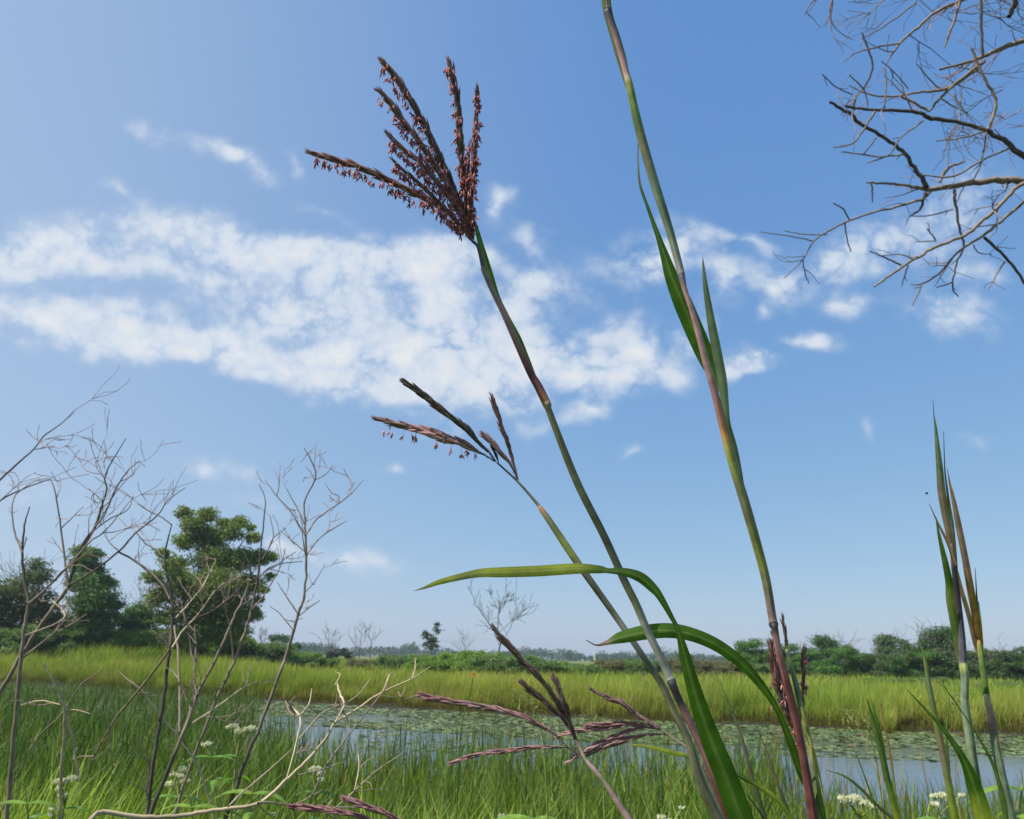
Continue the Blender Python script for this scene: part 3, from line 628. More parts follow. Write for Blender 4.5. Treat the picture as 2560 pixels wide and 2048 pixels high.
# ------------------------------------------------------------------ dead tree top right
random.seed(9); RNG = np.random.default_rng(9)
def twigs_on(mb, Q, n, Lr, r, lev, c, spread=.8, upb=0, rmin=.0015, ang=None):
    for _ in range(n):
        i = random.randint(1, len(Q)-1); p = Q[i, :3]; T = Q[i, :3]-Q[i-1, :3]; T /= np.linalg.norm(T)+1e-9
        s = RNG.normal(0, 1, 3); s -= (s@T)*T; s /= np.linalg.norm(s); d = T*math.cos(spread)+s*math.sin(spread)
        grow(mb, p.copy(), d, random.uniform(*Lr), min(r, Q[i, 3]*.7), lev, c, .7, upb, (1, 3), 4, rmin, .18)
TD = 6.0
tbase = np.array([5.7, 7.2, 0.0]); tbase[2] = float(hgt(5.7, 7.2)) if hgt(5.7, 7.2) > -2 else 0
tt = thing('dead_oak', 'bare dead oak whose grey branches reach in at the top right corner', 'dead tree', tbase)
BR = [("2900,470,40,T,7 2720,440,26 2560,450,19 2503,452,17 2410,459,14 2331,473,12 2271,464,7 2225,459,6 2167,457,5", ["2317,468,13,e 2294,427,11 2262,385,10 2225,353,9 2178,325,9 2123,283,9 2074,255,7", "2327,478,8,T 2299,501,7 2239,517,6 2178,533,5 2123,552,5 2076,575,5 2035,603,4 2007,649,3 1960,696,2",
        "2035,603,4 1979,591,3 1900,580,2", "2067,587,3 2007,585,3 1960,577,2", "2007,649,3,e 2012,680,3 2022,710,2", "2123,550,4,e 2109,524,4 2083,508,3", "2113,557,4,e 2116,590,3 2127,629,3", "2313,482,8,e 2303,519,6 2283,536,5", "2178,459,5,e 2181,490,4 2181,506,3",
        "2350,455,8,T 2368,422,7 2410,404,5", "2387,473,8,e 2389,510,7 2401,580,6 2410,617,5 2392,659,4 2382,719,4 2396,742,3", "2382,524,4 2317,540,3 2271,540,2", "2382,705,4,e 2341,719,3", "2007,650,3 1980,655,2 1958,654,1.5", "2011,640,3 1985,643,2 1965,642,1.5"]),
      ("2900,560,30,e,7 2700,460,20 2560,390,15 2517,357,13 2461,325,11 2401,308,9 2327,295,11 2294,281,9 2225,276,8 2178,274,7 2113,266,6", ["2470,325,9 2487,278,8 2487,241,8 2461,199,7 2429,121,6", "2322,278,7 2290,258,6 2253,241,6", "2188,278,6,T 2150,339,5 2123,362,4 2083,369,3", "2308,301,5,T 2253,343,4 2225,385,4 2169,408,3",
        "2262,385,5 2206,392,4 2160,387,4 2104,380,3", "2192,343,4 2160,385,3", "2457,329,5,T 2401,346,4 2341,353,3", "2466,329,5,T 2461,371,4 2452,408,4 2433,450,3 2410,468,3 2392,506,2", "2522,371,6,T 2457,399,5 2382,441,5 2303,438,3"]),
      ("2900,40,30,T,7 2700,60,18 2560,100,13 2503,123,11 2447,146,9 2401,160,7 2350,174,6", ["2461,153,10 2419,186,8 2364,223,8 2294,232,6 2225,241,5 2160,232,4 2123,213,3", "2447,172,7 2392,209,7 2350,246,7 2322,278,6", "2452,-20,7,e 2454,70,7 2457,139,6", "2364,223,5 2340,215,4 2300,170,3 2290,160,2", "2350,246,4,T 2390,270,3 2420,283,2"]),
      ("2800,-200,24,T,7 2560,-70,14 2406,0,9 2341,28,8 2294,70,7 2257,100,6 2227,139,5", ["2248,109,5 2178,121,4 2137,134,3 2109,155,2", "2290,5,4 2234,51,4 2164,93,3", "2545,-20,14,e 2535,15,13 2522,42,12", "2400,5,8,T 2375,80,6 2360,120,4"]),
      ("2720,440,16,T 2620,440,12 2545,468,10 2503,510,9 2457,552,9 2410,589,8 2341,617,8 2285,649,7 2234,682,6 2185,717,5", ["2285,649,4 2250,636,3 2200,640,2", "2253,663,5,e 2215,645,4 2174,628,3", "2270,663,4,e 2260,695,3 2254,718,2", "2341,603,3 2315,603,3 2288,605,2", "2339,600,4,e 2318,572,3"]),
      ("2760,420,12,T 2640,460,9 2560,506,8 2503,552,8 2457,589,7 2401,626,6 2378,649,5 2345,686,5 2304,710,4 2276,712,2", ["2304,712,4 2295,735,4 2280,765,3", "2461,594,8,e 2503,631,7 2535,668,7 2575,730,6", "2512,654,4,T 2490,690,3 2470,726,2", "2433,611,3,e 2447,632,3 2480,636,2"]),
      ("2155,83,4,e 2181,162,5 2164,213,5 2141,241,5 2132,278,5", ["2213,172,3 2216,220,4 2211,271,4", "2055,186,3,e 2090,218,3 2132,237,3", "2123,188,3 2145,207,4 2160,225,4", "2204,153,3 2240,185,3 2271,223,3"]),
      ("2660,-100,9,T 2300,-120,6 2150,-90,5 2081,0,5 2076,46,4", ["2081,-10,4 2035,0,4 2011,37,3"])]
b0 = at(2900, 500, 7.0)
mb = MB(); tp = np.array([tbase-[0, 0, .2], tbase+[0, 0, 1.2], [5.75, 6.9, 3.0], [b0[0]+.15, b0[1], 4.3], [b0[0]+.1, b0[1]-.1, 5.8], [b0[0]-.1, b0[1]-.4, 7.5]])
tube(mb, catmull(tp, 5), np.linspace(.2, .07, 26), PAL['T'], 12); mb.build('trunk', M_bark, tt, tbase)
for i, (mainp, subs) in enumerate(BR):
    dd = [6.2, 6.0, 6.5, 6.1, 5.8, 6.0, 6.1, 6.4][i]
    rows = parse(mainp, dd, 'T'); mb = MB(); Q = ptube(mb, rows, 7, 5, jit=.25)
    twigs_on(mb, Q[10:], 5, (.12, .4), .006, 1, PAL['q'], rmin=.0022)
    o = mb.build('branch', M_bark, tt, tbase)
    for q in subs:
        sm = MB(); r_ = parse(q, dd-.03, 'T'); Qs = ptube(sm, r_, 5, 5, jit=.3); twigs_on(sm, Qs, random.randint(0, 2), (.04, .2), .004, 0, PAL['e'], rmin=.002)
        sm.build('twig', M_bark, o, tbase)
mb = MB()
for _ in range(34):   # thin blurred twigs in the upper right mass
    px = random.uniform(2230, 2640); py = random.uniform(-60, 330); dd = random.uniform(6.4, 7.6)
    if px < 2330 and py > 200: continue
    a = random.uniform(-3.0, .4); grow(mb, at(px, py, dd), np.array([math.cos(a), random.uniform(-.3, .3), math.sin(a)*.8]), random.uniform(.25, .7), .006, 2, PAL[random.choice('qTe')], .7, 0, (1, 3), 4, .0022, .15)
tag(mb.build('fine_twigs', M_bark, tt, tbase), kind='stuff')

# ------------------------------------------------------------------ bare shrubs at left
random.seed(12); RNG = np.random.default_rng(12)
def shrub(name, label, cat, stems, d, c='T', group=None, tw=(3, 7), mat=M_bark, twl=(.04, .2)):
    rows0 = parse(stems[0][0], d, c); root = to_ground(rows0)[-1, :3]
    t = thing(name, label, cat, root, group)
    for j, st in enumerate(stems):
        rows = parse(st[0], d if j == 0 else (d[0]+random.uniform(-.05, .05), d[1]) if isinstance(d, tuple) else d, c)
        if st[1]: rows = to_ground(rows)
        rows[:, 3] *= .82; mb = MB(); Q = ptube(mb, rows, 7, 5, jit=.2)
        nvis = max(4, int(len(Q)*.55)); Qv = Q[:nvis][::-1]
        if j == 0 or st[1]:
            twigs_on(mb, Qv, random.randint(*tw)//3, twl, .003, 1, PAL['q'], .6, .4, .0007)
            o = mb.build('stem', mat, t, root)
        else:
            twigs_on(mb, Q[::-1], random.randint(*tw)//2, (twl[0], twl[1]*.6), .0025, 1, PAL['q'], .6, .4, .0007)
            o = mb.build('branch', mat, t, root)
    return t
# lists run tip -> base; the second value says whether the piece runs on down to the soil
shrub('dead_sapling', 'bare brown sapling nearest the left edge, upright with an arching top', 'sapling', [
    ("74,1267,3,e 61,1315,5 56,1382,7 59,1438,9 70,1510,10,T 58,1597,11 47,1695,12 32,1873,13 15,2048,14 8,2100,14", 1),
    ("120,1195,2,T 85,1205,2.5 52,1226,3 37,1241,4 30,1275,4 37,1334,5 56,1382,6", 0), ("334,1241,2,T 267,1323,4 223,1356,5 178,1408,6 108,1479,8 70,1510,8", 0), ("130,1500,2,t 160,1545,3 62,1590,5", 0)], (1.75, 1.6), tw=(4, 8))
shrub('dead_sapling', 'tall bare sapling leaning right from the left edge over its upright neighbour', 'sapling', [
    ("315,1096,2,e 275,1163,4 262,1197,5 267,1223,5 258,1252,6 249,1282,7 237,1319,8 215,1349,9 189,1401,10 171,1464,11 146,1503,12,T 97,1571,12 49,1646,12 0,1730,13 -60,1840,14", 1),
    ("349,1152,2,e 319,1178,3 289,1223,5 262,1285,5 237,1319,6", 0), ("237,1152,2,e 246,1176,3 262,1197,4", 0), ("464,1219,2,e 419,1252,3 393,1289,4 338,1334,5 297,1378,6 230,1430,6 171,1464,7", 0),
    ("260,1334,2,e 275,1358,3 297,1378,4", 0), ("126,1197,2,e 139,1234,4 152,1319,5 162,1400,6 171,1464,7", 0), ("208,1267,2,e 185,1290,3 152,1322,4", 0), ("404,1480,2,T 401,1456,6,e 340,1405,5 297,1380,5", 0), ("334,1241,2,e 318,1275,3 270,1300,4 237,1325,4", 0), ("222,1222,2,e 238,1236,3 256,1254,4", 0), ("260,1100,1.5,e 268,1140,3 283,1148,3", 0)], (1.9, 1.7), tw=(5, 9))
shrub('dead_sapling', 'broken off sapling tips entering from the left edge high up', 'sapling', [
    ("186,1030,2,e 150,1062,3 111,1089,4 85,1122,4 56,1148,5 0,1200,6 -80,1290,8 -140,1500,10 -160,1900,12", 1), ("137,1115,2 110,1120,3 85,1124,3", 0), ("126,1197,3,e 67,1219,4 0,1252,5 -100,1330,6", 0)], (2.0, 1.8), tw=(4, 8))
shrub('dead_sapling', 'dark bare sapling standing in front of the big oak, forked at the top', 'sapling', [
    ("429,1312,3,e 412,1390,6 423,1464,8 430,1530,9 428,1590,10 422,1630,10 409,1743,11 390,1867,11 367,2032,12 360,2090,12", 1),
    ("345,1260,2,e 372,1278,3 404,1293,4 429,1312,4", 0), ("297,1380,5,e 350,1410,6 401,1456,7 425,1500,6", 0), ("341,1332,3,e 365,1360,4 386,1372,4 412,1395,5", 0), ("600,1440,2,t 545,1470,3 500,1530,4 455,1580,5 430,1620,6", 0),
    ("214,1955,4,T 237,1890,5 292,1792,6 351,1721,7 425,1622,7", 0), ("540,1400,2,t 510,1460,4 480,1500,4 440,1545,5", 0)], (1.8, 1.55), tw=(4, 8))
shrub('dead_sapling', 'bare sapling with long right leaning stem beside the big oak', 'sapling', [
    ("608,1371,3,e 626,1434,5 607,1500,8,T 589,1534,8 568,1584,9 532,1662,9 497,1727,10 487,1753,10 461,1825,11 432,1896,12,e 377,2032,13 355,2090,13", 1),
    ("756,1404,2,e 711,1408,3 674,1419,4 650,1440,4 630,1450,5", 0), ("487,1565,5,e 490,1636,7 485,1695,7 493,1740,8", 0), ("740,1380,2,e 715,1395,3 690,1415,3 660,1430,4", 0),
    ("435,1565,5,T 445,1636,7 449,1740,7 450,1830,8", 0), ("642,1704,2,t 600,1725,4 545,1765,5 480,1808,5", 0)], (1.7, 1.5), tw=(3, 7))
shrub('dead_sapling', 'slender bare sapling just left of the tall one, its stem curving up', 'sapling', [
    ("648,1211,2,e 663,1249,3 660,1297,4 652,1371,5 645,1438,7 634,1501,8 617,1565,8,T 584,1656,9 532,1769,9 474,1922,9 440,2030,10", 1), ("675,1290,2,e 684,1340,3 672,1370,4 655,1400,4", 0), ("715,1320,2,e 684,1345,3 670,1375,3", 0)], (1.9, 1.65), tw=(3, 6))
shrub('dead_sapling', 'tallest slender bare sapling with evenly forked branches against open sky', 'sapling', [
    ("760,1119,2,e 780,1156,4 789,1193,4 762,1252,5,T 762,1300,6 763,1334,7 765,1408,7 760,1490,8 745,1538,9 715,1640,10 700,1679,10 659,1792,11 617,1890,12,e 584,1981,13 560,2060,13", 1),
    ("663,1200,2,e 689,1237,3 726,1278,4 745,1310,5 763,1338,5", 0), ("700,1186,1.5,e 697,1220,3 692,1240,3", 0), ("908,1200,2,T 878,1234,3 845,1260,4 793,1297,5 776,1320,5 763,1340,5", 0), ("877,1185,1.5,T 878,1210,2 878,1234,3", 0), ("812,1208,1.5,e 830,1232,3 847,1241,3 846,1260,3", 0),
    ("700,1326,1.5,e 730,1352,3 763,1380,4", 0), ("867,1302,2,T 819,1330,4 793,1352,4 768,1385,5", 0), ("823,1282,1.5,T 824,1310,3 817,1330,3", 0), ("715,1219,2,e 726,1241,3 745,1275,4 760,1308,4", 0), ("834,1163,1.5,T 815,1185,3 789,1200,3", 0),
    ("693,1456,2,e 715,1490,4 745,1535,5", 0), ("800,1501,2,T 775,1518,4 750,1538,4", 0), ("812,1412,1.5,e 790,1450,2.5 766,1478,3", 0), ("674,1516,2,e 700,1535,3 734,1577,4", 0), ("764,1165,1.5,e 776,1180,3 786,1200,3", 0), ("790,1112,1.5,e 787,1150,2 785,1170,3", 0)], (1.75, 1.5), tw=(2, 4), twl=(.03, .1))
shrub('dead_stalk', 'pale tan forked dead stalk standing among the reeds at left', 'stalk', [
    ("104,1656,4,t 120,1680,5 136,1708,7 150,1745,8 162,1779,9 160,1850,9 153,1929,9 148,2060,10", 1), ("195,1940,8,t 185,1864,7 170,1810,7 163,1785,7", 0), ("52,1763,2,t 100,1752,4 150,1762,5", 0), ("225,1785,3,t 190,1775,4 165,1775,4", 0)], 1.6, 't', tw=(0, 3))
shrub('dead_stalk', 'pale dead stalk leaning left across the saplings at left', 'stalk', [
    ("292,1675,3,t 320,1700,5 351,1724,6 403,1792,6 445,1844,6 500,1930,7 540,2060,7", 1), ("380,1545,2,t 400,1580,5,t 425,1625,5", 0)], 1.65, 't', tw=(0, 3))
shrub('dead_stalk', 'thin brown dead stalk leaning left over the pale forked stalk', 'stalk', [("262,1668,2,T 232,1690,3 200,1715,4 150,1790,4 90,1850,4 20,1990,5", 1)], 1.8, 'T', tw=(1, 3))

# foreground pale dead branch
shrub('dead_branch', 'pale weathered dead branch sweeping up right from the bottom left edge', 'branch', [
    ("1077,1666,2.3,t 1029,1698,3.9 957,1730,5.5 892,1773,6.2 837,1808,7.0 811,1851,7.8 762,1906,8.6 710,1955,9.4 645,2010,10.9 552,2023,11.7 455,2039,12.5 357,2042,13.3 256,2032,14.0 227,2048,12.5 150,2110,14.0", 1),
    ("843,1708,3.1,t 850,1735,7.0 860,1760,6.2 850,1785,5.5 837,1808,6.2", 0), ("838,1680,1.6,t 850,1688,3.1 835,1715,3.1", 0), ("925,1698,2.3,t 902,1730,3.1 885,1745,3.9 860,1760,3.9", 0), ("1038,1646,2.3,t 1038,1670,3.9 1029,1698,3.9", 0), ("985,1680,1.6,t 973,1688,3.9 967,1705,4.7 957,1730,3.9", 0),
    ("730,1873,2.3,t 700,1900,3.9 665,1932,4.7 600,1987,5.5 571,2016,6.2", 0), ("714,1753,3.9,t 730,1770,6.2 749,1789,6.2 750,1815,5.5 743,1844,4.7 735,1880,3.9 715,1950,3.9", 0), ("779,1721,2.3,t 775,1753,3.9 762,1775,4.7 749,1789,4.7", 0), ("866,1756,2.3,t 811,1779,3.9 775,1815,3.9 745,1850,3.9", 0),
    ("892,2019,3.9,t 840,2019,4.7 780,2022,5.5 723,2013,6.2 678,2006,6.2 645,2008,7.0", 0), ("1003,1886,2.3,t 944,1925,3.9 886,1977,4.7 862,2000,4.7 840,2019,4.7", 0), ("895,1877,2.3,t 897,1919,3.9 886,1977,3.9", 0), ("934,1890,1.6,t 915,1905,2.3 898,1920,3.1", 0), ("973,1974,1.6,t 930,1974,2.3 890,1980,3.1", 0),
    ("970,1711,2.3,T 944,1747,3.9 892,1812,4.7 837,1883,5.5 808,1930,6.2,e 780,1990,6.2", 0), ("856,1906,2.3,t 800,1925,3.9 743,1938,3.9", 0), ("805,1975,1.6,t 780,1990,3.1 720,2020,3.9", 0), ("690,2032,3.9,t 675,2036,5.5 660,2025,4.7 645,2010,4.7", 0), ("1010,1738,1.6,t 985,1742,2.3 950,1740,3.1", 0)], (.95, .75), 't', tw=(0, 2), twl=(.02, .06))

# ------------------------------------------------------------------ bluestem grasses in front
random.seed(44); RNG = np.random.default_rng(44)
def raceme(parent, root, txt, d, c='m', c2='k', name='raceme', wfac=1.0, anthers=0, side=None, open_=.0, label=None):
    """axis tip->base; overlapping pointed spikelets point to the tip"""
    rows = parse(txt, d, c); Q = catmull(rows, 8)[::-1]; P = Q[:, :3]; R = Q[:, 3]*wfac*1.02; mb = MB()
    L = np.concatenate([[0], np.cumsum(np.linalg.norm(np.diff(P, axis=0), axis=1))]); tot = L[-1]; px = R.max()*2
    dm = np.mean(d) if isinstance(d, tuple) else d; u = dm/F       # metres per pixel here
    tube(mb, P, np.maximum(R*.22, .6*u), Q[:, 4:7]*.8, 6)
    n = max(6, int(tot/(9.5*u))); s = (np.arange(n)+.5)/n*tot; s = s**1.0
    pos = np.stack([np.interp(s, L, P[:, k]) for k in range(3)], 1); rr = np.interp(s, L, R); cc = np.stack([np.interp(s, L, Q[:, 4+k]) for k in range(3)], 1)
    T, Nn, B = frames(P); Ts = np.stack([np.interp(s, L, T[:, k]) for k in range(3)], 1); Ns = np.stack([np.interp(s, L, Nn[:, k]) for k in range(3)], 1); Bs = np.cross(Ts, Ns)
    PP, DD, LL, RR, CC = [], [], [], [], []
    for rep in range(3):
        a = np.arange(n)*2.4+rep*2.09+RNG.normal(0, .3, n); o = np.cos(a)[:, None]*Ns+np.sin(a)[:, None]*Bs
        ln = np.clip(rr*4.2, 18*u, 40*u)*RNG.uniform(.8, 1.15, n); ln = np.minimum(ln, (tot-s)*1.0+10*u)
        PP.append(pos+o*(rr*.3)[:, None]); DD.append(Ts+o*(RNG.uniform(.06, .26, n)+open_)[:, None]); LL.append(ln); RR.append(rr*RNG.uniform(.30, .46, n))
        t = RNG.random((n, 1)); CC.append(cc*(1.25-.85*t)+(PAL[c2]*.5+cc*.4)*.6*t+RNG.normal(0, .01, (n, 3)).clip(-.02, .03))
    spindles(mb, np.concatenate(PP), np.concatenate(DD), np.concatenate(LL), np.concatenate(RR), np.concatenate(CC).clip(.005, 1))
    # pale hairs between spikelets
    m_ = n; idx = RNG.integers(0, n, m_); o = RNG.normal(0, 1, (m_, 3)); spindles(mb, pos[idx], Ts[idx]+o*.25, RNG.uniform(10, 22, m_)*u, np.full(m_, .45*u), np.tile(lin('b9a8a8'), (m_, 1)), 3)
    ob = mb.build(name, M_floret, parent, root)
    if label: ob['label'] = label
    if anthers:
        am = MB(); A, D2, LL, RR, CC = [], [], [], [], []
        cols = [lin(q) for q in ('c07884', 'b06474', 'cc7c5c', 'c8784c', '945468', 'bc6c74', 'd49ca0', 'b86c70')]
        for _ in range(anthers):
            f = 1-(1-random.random())**.9; f = .12+.85*f; q = np.array([np.interp(f*tot, L, P[:, k]) for k in range(3)]); r_ = np.interp(f*tot, L, R)
            off = RNG.normal(0, 1, 3); off /= np.linalg.norm(off)
            if side is not None: off = off+np.asarray(side)*random.uniform(.4, 1.6); off /= np.linalg.norm(off)
            start = q+off*r_*.5; hang = random.uniform(3, 22)*u; e = start+off*r_*random.uniform(.5, 1.3)+np.array([0, 0, -hang*.8])
            tube(am, catmull(np.array([start, start+off*r_*.7, e]), 2), .45*u, lin('a898a0'), 3)
            for k in range(random.choice((1, 2, 2, 3))):
                d_ = np.array([0, 0, -1])+RNG.normal(0, .38, 3); A.append(e+RNG.normal(0, 1.2*u, 3)); D2.append(d_); LL.append(random.uniform(11, 20)*u); RR.append(random.uniform(1.6, 2.6)*u); CC.append(random.choice(cols)*random.uniform(.7, 1.3))
        # capsule shaped anthers
        A = np.array(A); D2 = np.array(D2); spindles(am, A, D2, np.array(LL), np.array(RR), np.array(CC), 5)
        am_o = am.build('anthers', M_anther, ob, root)
    return ob
def culm(parent, root, rows, name='stem', k=14, label=None):
    rows = rows.copy(); rows[:, 3] *= .93; mb = MB(); ptube(mb, rows, k, 8); o = mb.build(name, M_stem, parent, root)
    if label: o['label'] = label
    return o
def leaf(parent, root, txt, d, c='G', fold=.25, name='leaf', label=None, tilt=0., curl=0., ground=False):
    rows = parse(txt, d, c)
    if ground: rows = to_ground(rows)
    mb = MB(); blade(mb, rows, 8, fold, tilt=tilt, curl=curl); o = mb.build(name, M_blade, parent, root)
    if label: o['label'] = label
    return o

# stalk A : the flowering one
rows = to_ground(parse("1181,603,8,b 1195,618,9 1208,668,12 1210,676,15,q 1228,720,14 1262,790,16,p 1320,920,19,r 1345,965,23,r 1366,1008,24,o 1369,1016,21,o 1372,1026,18,O 1440,1200,21,O 1510,1340,21,s 1560,1450,21,s 1590,1510,21,O 1620,1580,21,w 1650,1640,21,w 1672,1690,22,w 1679,1705,25,d 1683,1716,22,d 1700,1755,20,d 1722,1800,21,m 1760,1880,25,m 1810,2000,33,r 1850,2090,36", (.46, .42)))
rA = rows[-1, :3]
gA = thing('bluestem_stalk', 'tall bluestem stalk topped by the large flowering turkey foot seed head', 'grass stalk', rA, 'bluestem stalks'); culm(gA, rA, rows)
leaf(gA, rA, "1172,520,2,G 1188,560,8 1203,615,14 1222,680,18,G 1244,745,14,g 1268,790,10,y 1298,850,14,G 1320,905,14,g 1345,965,8,g 1362,1004,4,y", .463, label='green flag leaf pressed against the stem')
# strongly drooping anthers face left and down
sd_l = (-.6, 0, -.6)
for i, (tx, n, sd_, dz, c) in enumerate([
    ("769,379,6,m 790,386,12 835,399,17 902,420,18 969,450,19,k 1036,483,19,m 1104,520,18,k 1147,561,13 1172,595,6,b 1183,607,5", 110, (-.1, 0, -1.1), 0, 'm'),
    ("949,147,6,k 965,165,13 989,194,18 1023,245,18,k 1053,298,19 1080,352,19 1107,413,19 1131,463,18 1164,537,12 1183,603,6,b", 110, sd_l, .006, 'k'),
    ("942,226,6,q 960,240,13,q 986,272,18,q 1013,309,18,m 1046,352,17 1080,403,16 1104,440,15 1147,510,12 1183,603,5", 110, sd_l, -.006, 'm'),
    ("966,330,6,q 980,345,10 1003,369,13,p 1040,399,14 1070,430,14,m 1097,463,14 1137,517,12 1183,603,5", 110, sd_l, -.012, 'm'),
    ("979,396,4,q 990,408,8 1013,430,10,m 1053,463,12 1087,497,12 1131,541,11 1183,605,5", 80, sd_l, -.016, 'm'),
    ("1120,147,6,m 1125,165,13 1134,201,17 1144,251,16,k 1149,315,17,s 1152,369,17,s 1157,420,16,k 1164,487,15 1178,571,10 1185,603,6", 95, (-.4, 0, -.4), .004, 'm'),
    ("1192,216,5,m 1193,235,10 1193,258,13,m 1189,315,14 1186,386,15,k 1181,436,15 1178,504,14,k 1182,560,10 1185,600,6", 95, (.5, 0, -.4), -.004, 'm'),
    ("1175,352,4,m 1171,375,8 1169,403,10 1169,470,14,k 1175,540,12 1184,600,6", 70, (.2, 0, -.5), .010, 'm')]):
    raceme(gA, rA, tx, (.46+dz*1.3, .46), c, 'k', anthers=int(n*1.15), side=sd_)
# leaf L1, arched over to the left
leaf(gA, rA, "1035,1477,1,p 1060,1470,6,y 1100,1455,13,Y 1170,1438,18,y 1210,1432,22,Y 1250,1431,25,Y 1340,1428,27,Y 1440,1422,26,Y 1500,1424,19,G 1520,1427,13,G 1560,1430,20,G 1600,1443,26,G 1630,1468,24,G 1650,1492,18 1680,1545,12 1692,1568,11 1702,1600,18 1715,1650,28 1740,1740,38 1770,1830,48 1810,1930,55 1850,2040,61 1875,2120,62",
     (.40, .39), 'G', fold=.22, label='long green leaf arched over to the left and twisted at its crest', ground=False)
# stalk C
rows = to_ground(parse("1243,1157,5,b 1297,1207,6,O 1345,1262,9,O 1352,1272,13,o 1372,1300,17,O 1420,1372,20,y 1460,1430,19,O 1530,1528,17,s 1580,1600,17,w 1620,1660,17,s 1655,1712,18,s 1684,1778,20,O 1720,1851,22,O 1752,1955,26,s 1805,2070,29,s", (.50, .45)))
rC = rows[-1, :3]; gC = thing('bluestem_stalk', 'thinner bluestem stalk leaning left with a half opened seed head below the large one', 'grass stalk', rC, 'bluestem stalks'); culm(gC, rC, rows)
raceme(gC, rC, "935,1044,4,q 950,1049,10 1004,1063,15,q 1057,1077,18,p 1109,1093,26,p 1161,1112,22,p 1196,1130,12 1212,1138,5,b 1243,1157,4", .50, 'p', 'q', anthers=18, side=(0, 0, -1), wfac=1.15)
raceme(gC, rC, "1006,952,5,e 1020,961,13 1057,987,18,e 1109,1029,19,k 1161,1070,18,e 1196,1105,15 1223,1133,8 1243,1157,4", .50, 'e', 'k')
raceme(gC, rC, "1227,1109,3,d 1232,1122,7 1240,1140,8 1248,1160,4", .499, 'd', 'k')
raceme(gC, rC, "1206,1083,4,p 1216,1095,11 1234,1112,14,p 1265,1147,13 1282,1172,7 1297,1207,3", .498, 'p', 'q', wfac=1.15)
raceme(gC, rC, "1227,987,3,m 1233,1002,8 1241,1029,12,m 1255,1070,12 1272,1116,11 1284,1160,8 1297,1207,4", .502, 'p', 'm', wfac=1.15)
# stalk B : the right-hand culm running out of the top
rows = to_ground(parse("1495,-60,16,b 1512,-8,17,b 1517,22,20,b 1519,30,22,d 1521,38,16,b 1545,110,15,p 1565,180,17,p 1574,215,20,y 1590,290,23,g 1612,375,25,O 1640,470,25,l 1672,570,22,l 1700,672,20,w 1703,690,20,d 1706,700,17,b 1714,730,13,p 1738,803,15,p 1766,910,18,p 1789,990,20,m 1810,1075,22,o 1829,1150,24,y 1863,1260,26,O 1900,1390,24,y 1917,1460,23,O 1931,1545,22,q 1934,1562,25,d 1937,1572,18,d 1945,1620,18,m 1965,1700,20,r 1990,1800,21,r 2014,1925,23,r 2036,2070,27,r", (.50, .44)))
rB = rows[-1, :3]; gB = thing('bluestem_stalk', 'tall right hand bluestem stalk running out of the top of the picture', 'grass stalk', rB, 'bluestem stalks'); culm(gB, rB, rows)
leaf(gB, rB, "1596,355,2,k 1595,400,4,p 1600,460,6,g 1620,520,8,G 1645,590,13,G 1662,640,22,G 1680,695,34,G 1710,765,46 1740,835,46 1768,900,40 1788,950,20 1797,980,4,y", (.50, .495), 'G', label='bright green leaf behind the stem')
leaf(gB, rB, "1757,643,1,p 1760,672,7,w 1766,720,13,l 1778,790,19,l 1795,880,24,l 1808,950,24,l 1815,1010,18,l 1820,1060,17,s 1835,1120,22,s 1850,1190,18,s 1865,1260,6,O", (.485, .478), 'l', fold=.7, tilt=.35, label='grey green folded leaf pointing up')
leaf(gB, rB, "1515,-60,12,g 1526,30,10,g 1545,90,9,G 1560,140,9,G 1571,188,5,g 1574,205,2,y", .494, 'G')
leaf(gB, rB, "1504,-60,10,y 1511,20,9,n 1529,90,8,n 1550,165,7,n 1573,240,3,y", .492, 'n')
leaf(gB, rB, "1465,1600,2,k 1490,1613,4,k 1515,1608,10,p 1535,1600,20,g 1560,1592,30,G 1620,1580,36 1680,1577,36 1740,1590,33 1800,1618,31 1860,1664,27 1910,1722,20 1940,1768,15 1958,1808,15 1980,1865,20 2000,1925,20 2025,1985,16 2045,2060,14", (.43, .45), 'G', fold=.3, label='broad green leaf arched to the left across the stems')
gm = "1927,1604,7,q 1931,1635,16,p 1937,1662,22,m 1946,1701,30,m 1962,1753,32,q 1974,1792,26,q 1990,1838,14,o 2005,1880,8,q 2016,1915,5"
raceme(gB, rB, gm, .462, 'q', 'k', anthers=26, wfac=1.15, open_=.05)
raceme(gB, rB, "1930,1582,3,q 1940,1610,9,q 1948,1655,12 1962,1710,16,k 1980,1780,12 1998,1850,6", .466, 'q', 'k', wfac=1.1)
raceme(gB, rB, "2011,1617,5,q 2009,1635,10,k 2008,1662,12 2008,1701,11,k 2006,1747,7,o 2008,1790,5,q", .47, 'k', 'q', anthers=8)
rows = to_ground(parse("1967,1625,8,t 1972,1646,11,n 1990,1711,15,l 2006,1786,16,y 2026,1867,16,y 2035,1922,18,s 2043,2010,22,g 2050,2080,24,g", (.475, .44)))
rG = rows[-1, :3]; gG = thing('bluestem_stalk', 'short grey green stalk just right of the red stem, tipped by one small spike', 'grass stalk', rG, 'bluestem stalks'); culm(gG, rG, rows, k=10)
raceme(gG, rG, "1956,1539,3,q 1958,1556,9 1962,1581,11,q 1965,1605,10 1968,1632,6", .475, 'q', 's')
leaf(gG, rG, "2060,1990,1,n 2040,1900,6,n 2030,1870,4,n 2052,2000,10,g 2065,2080,14,g", .44, 'n')
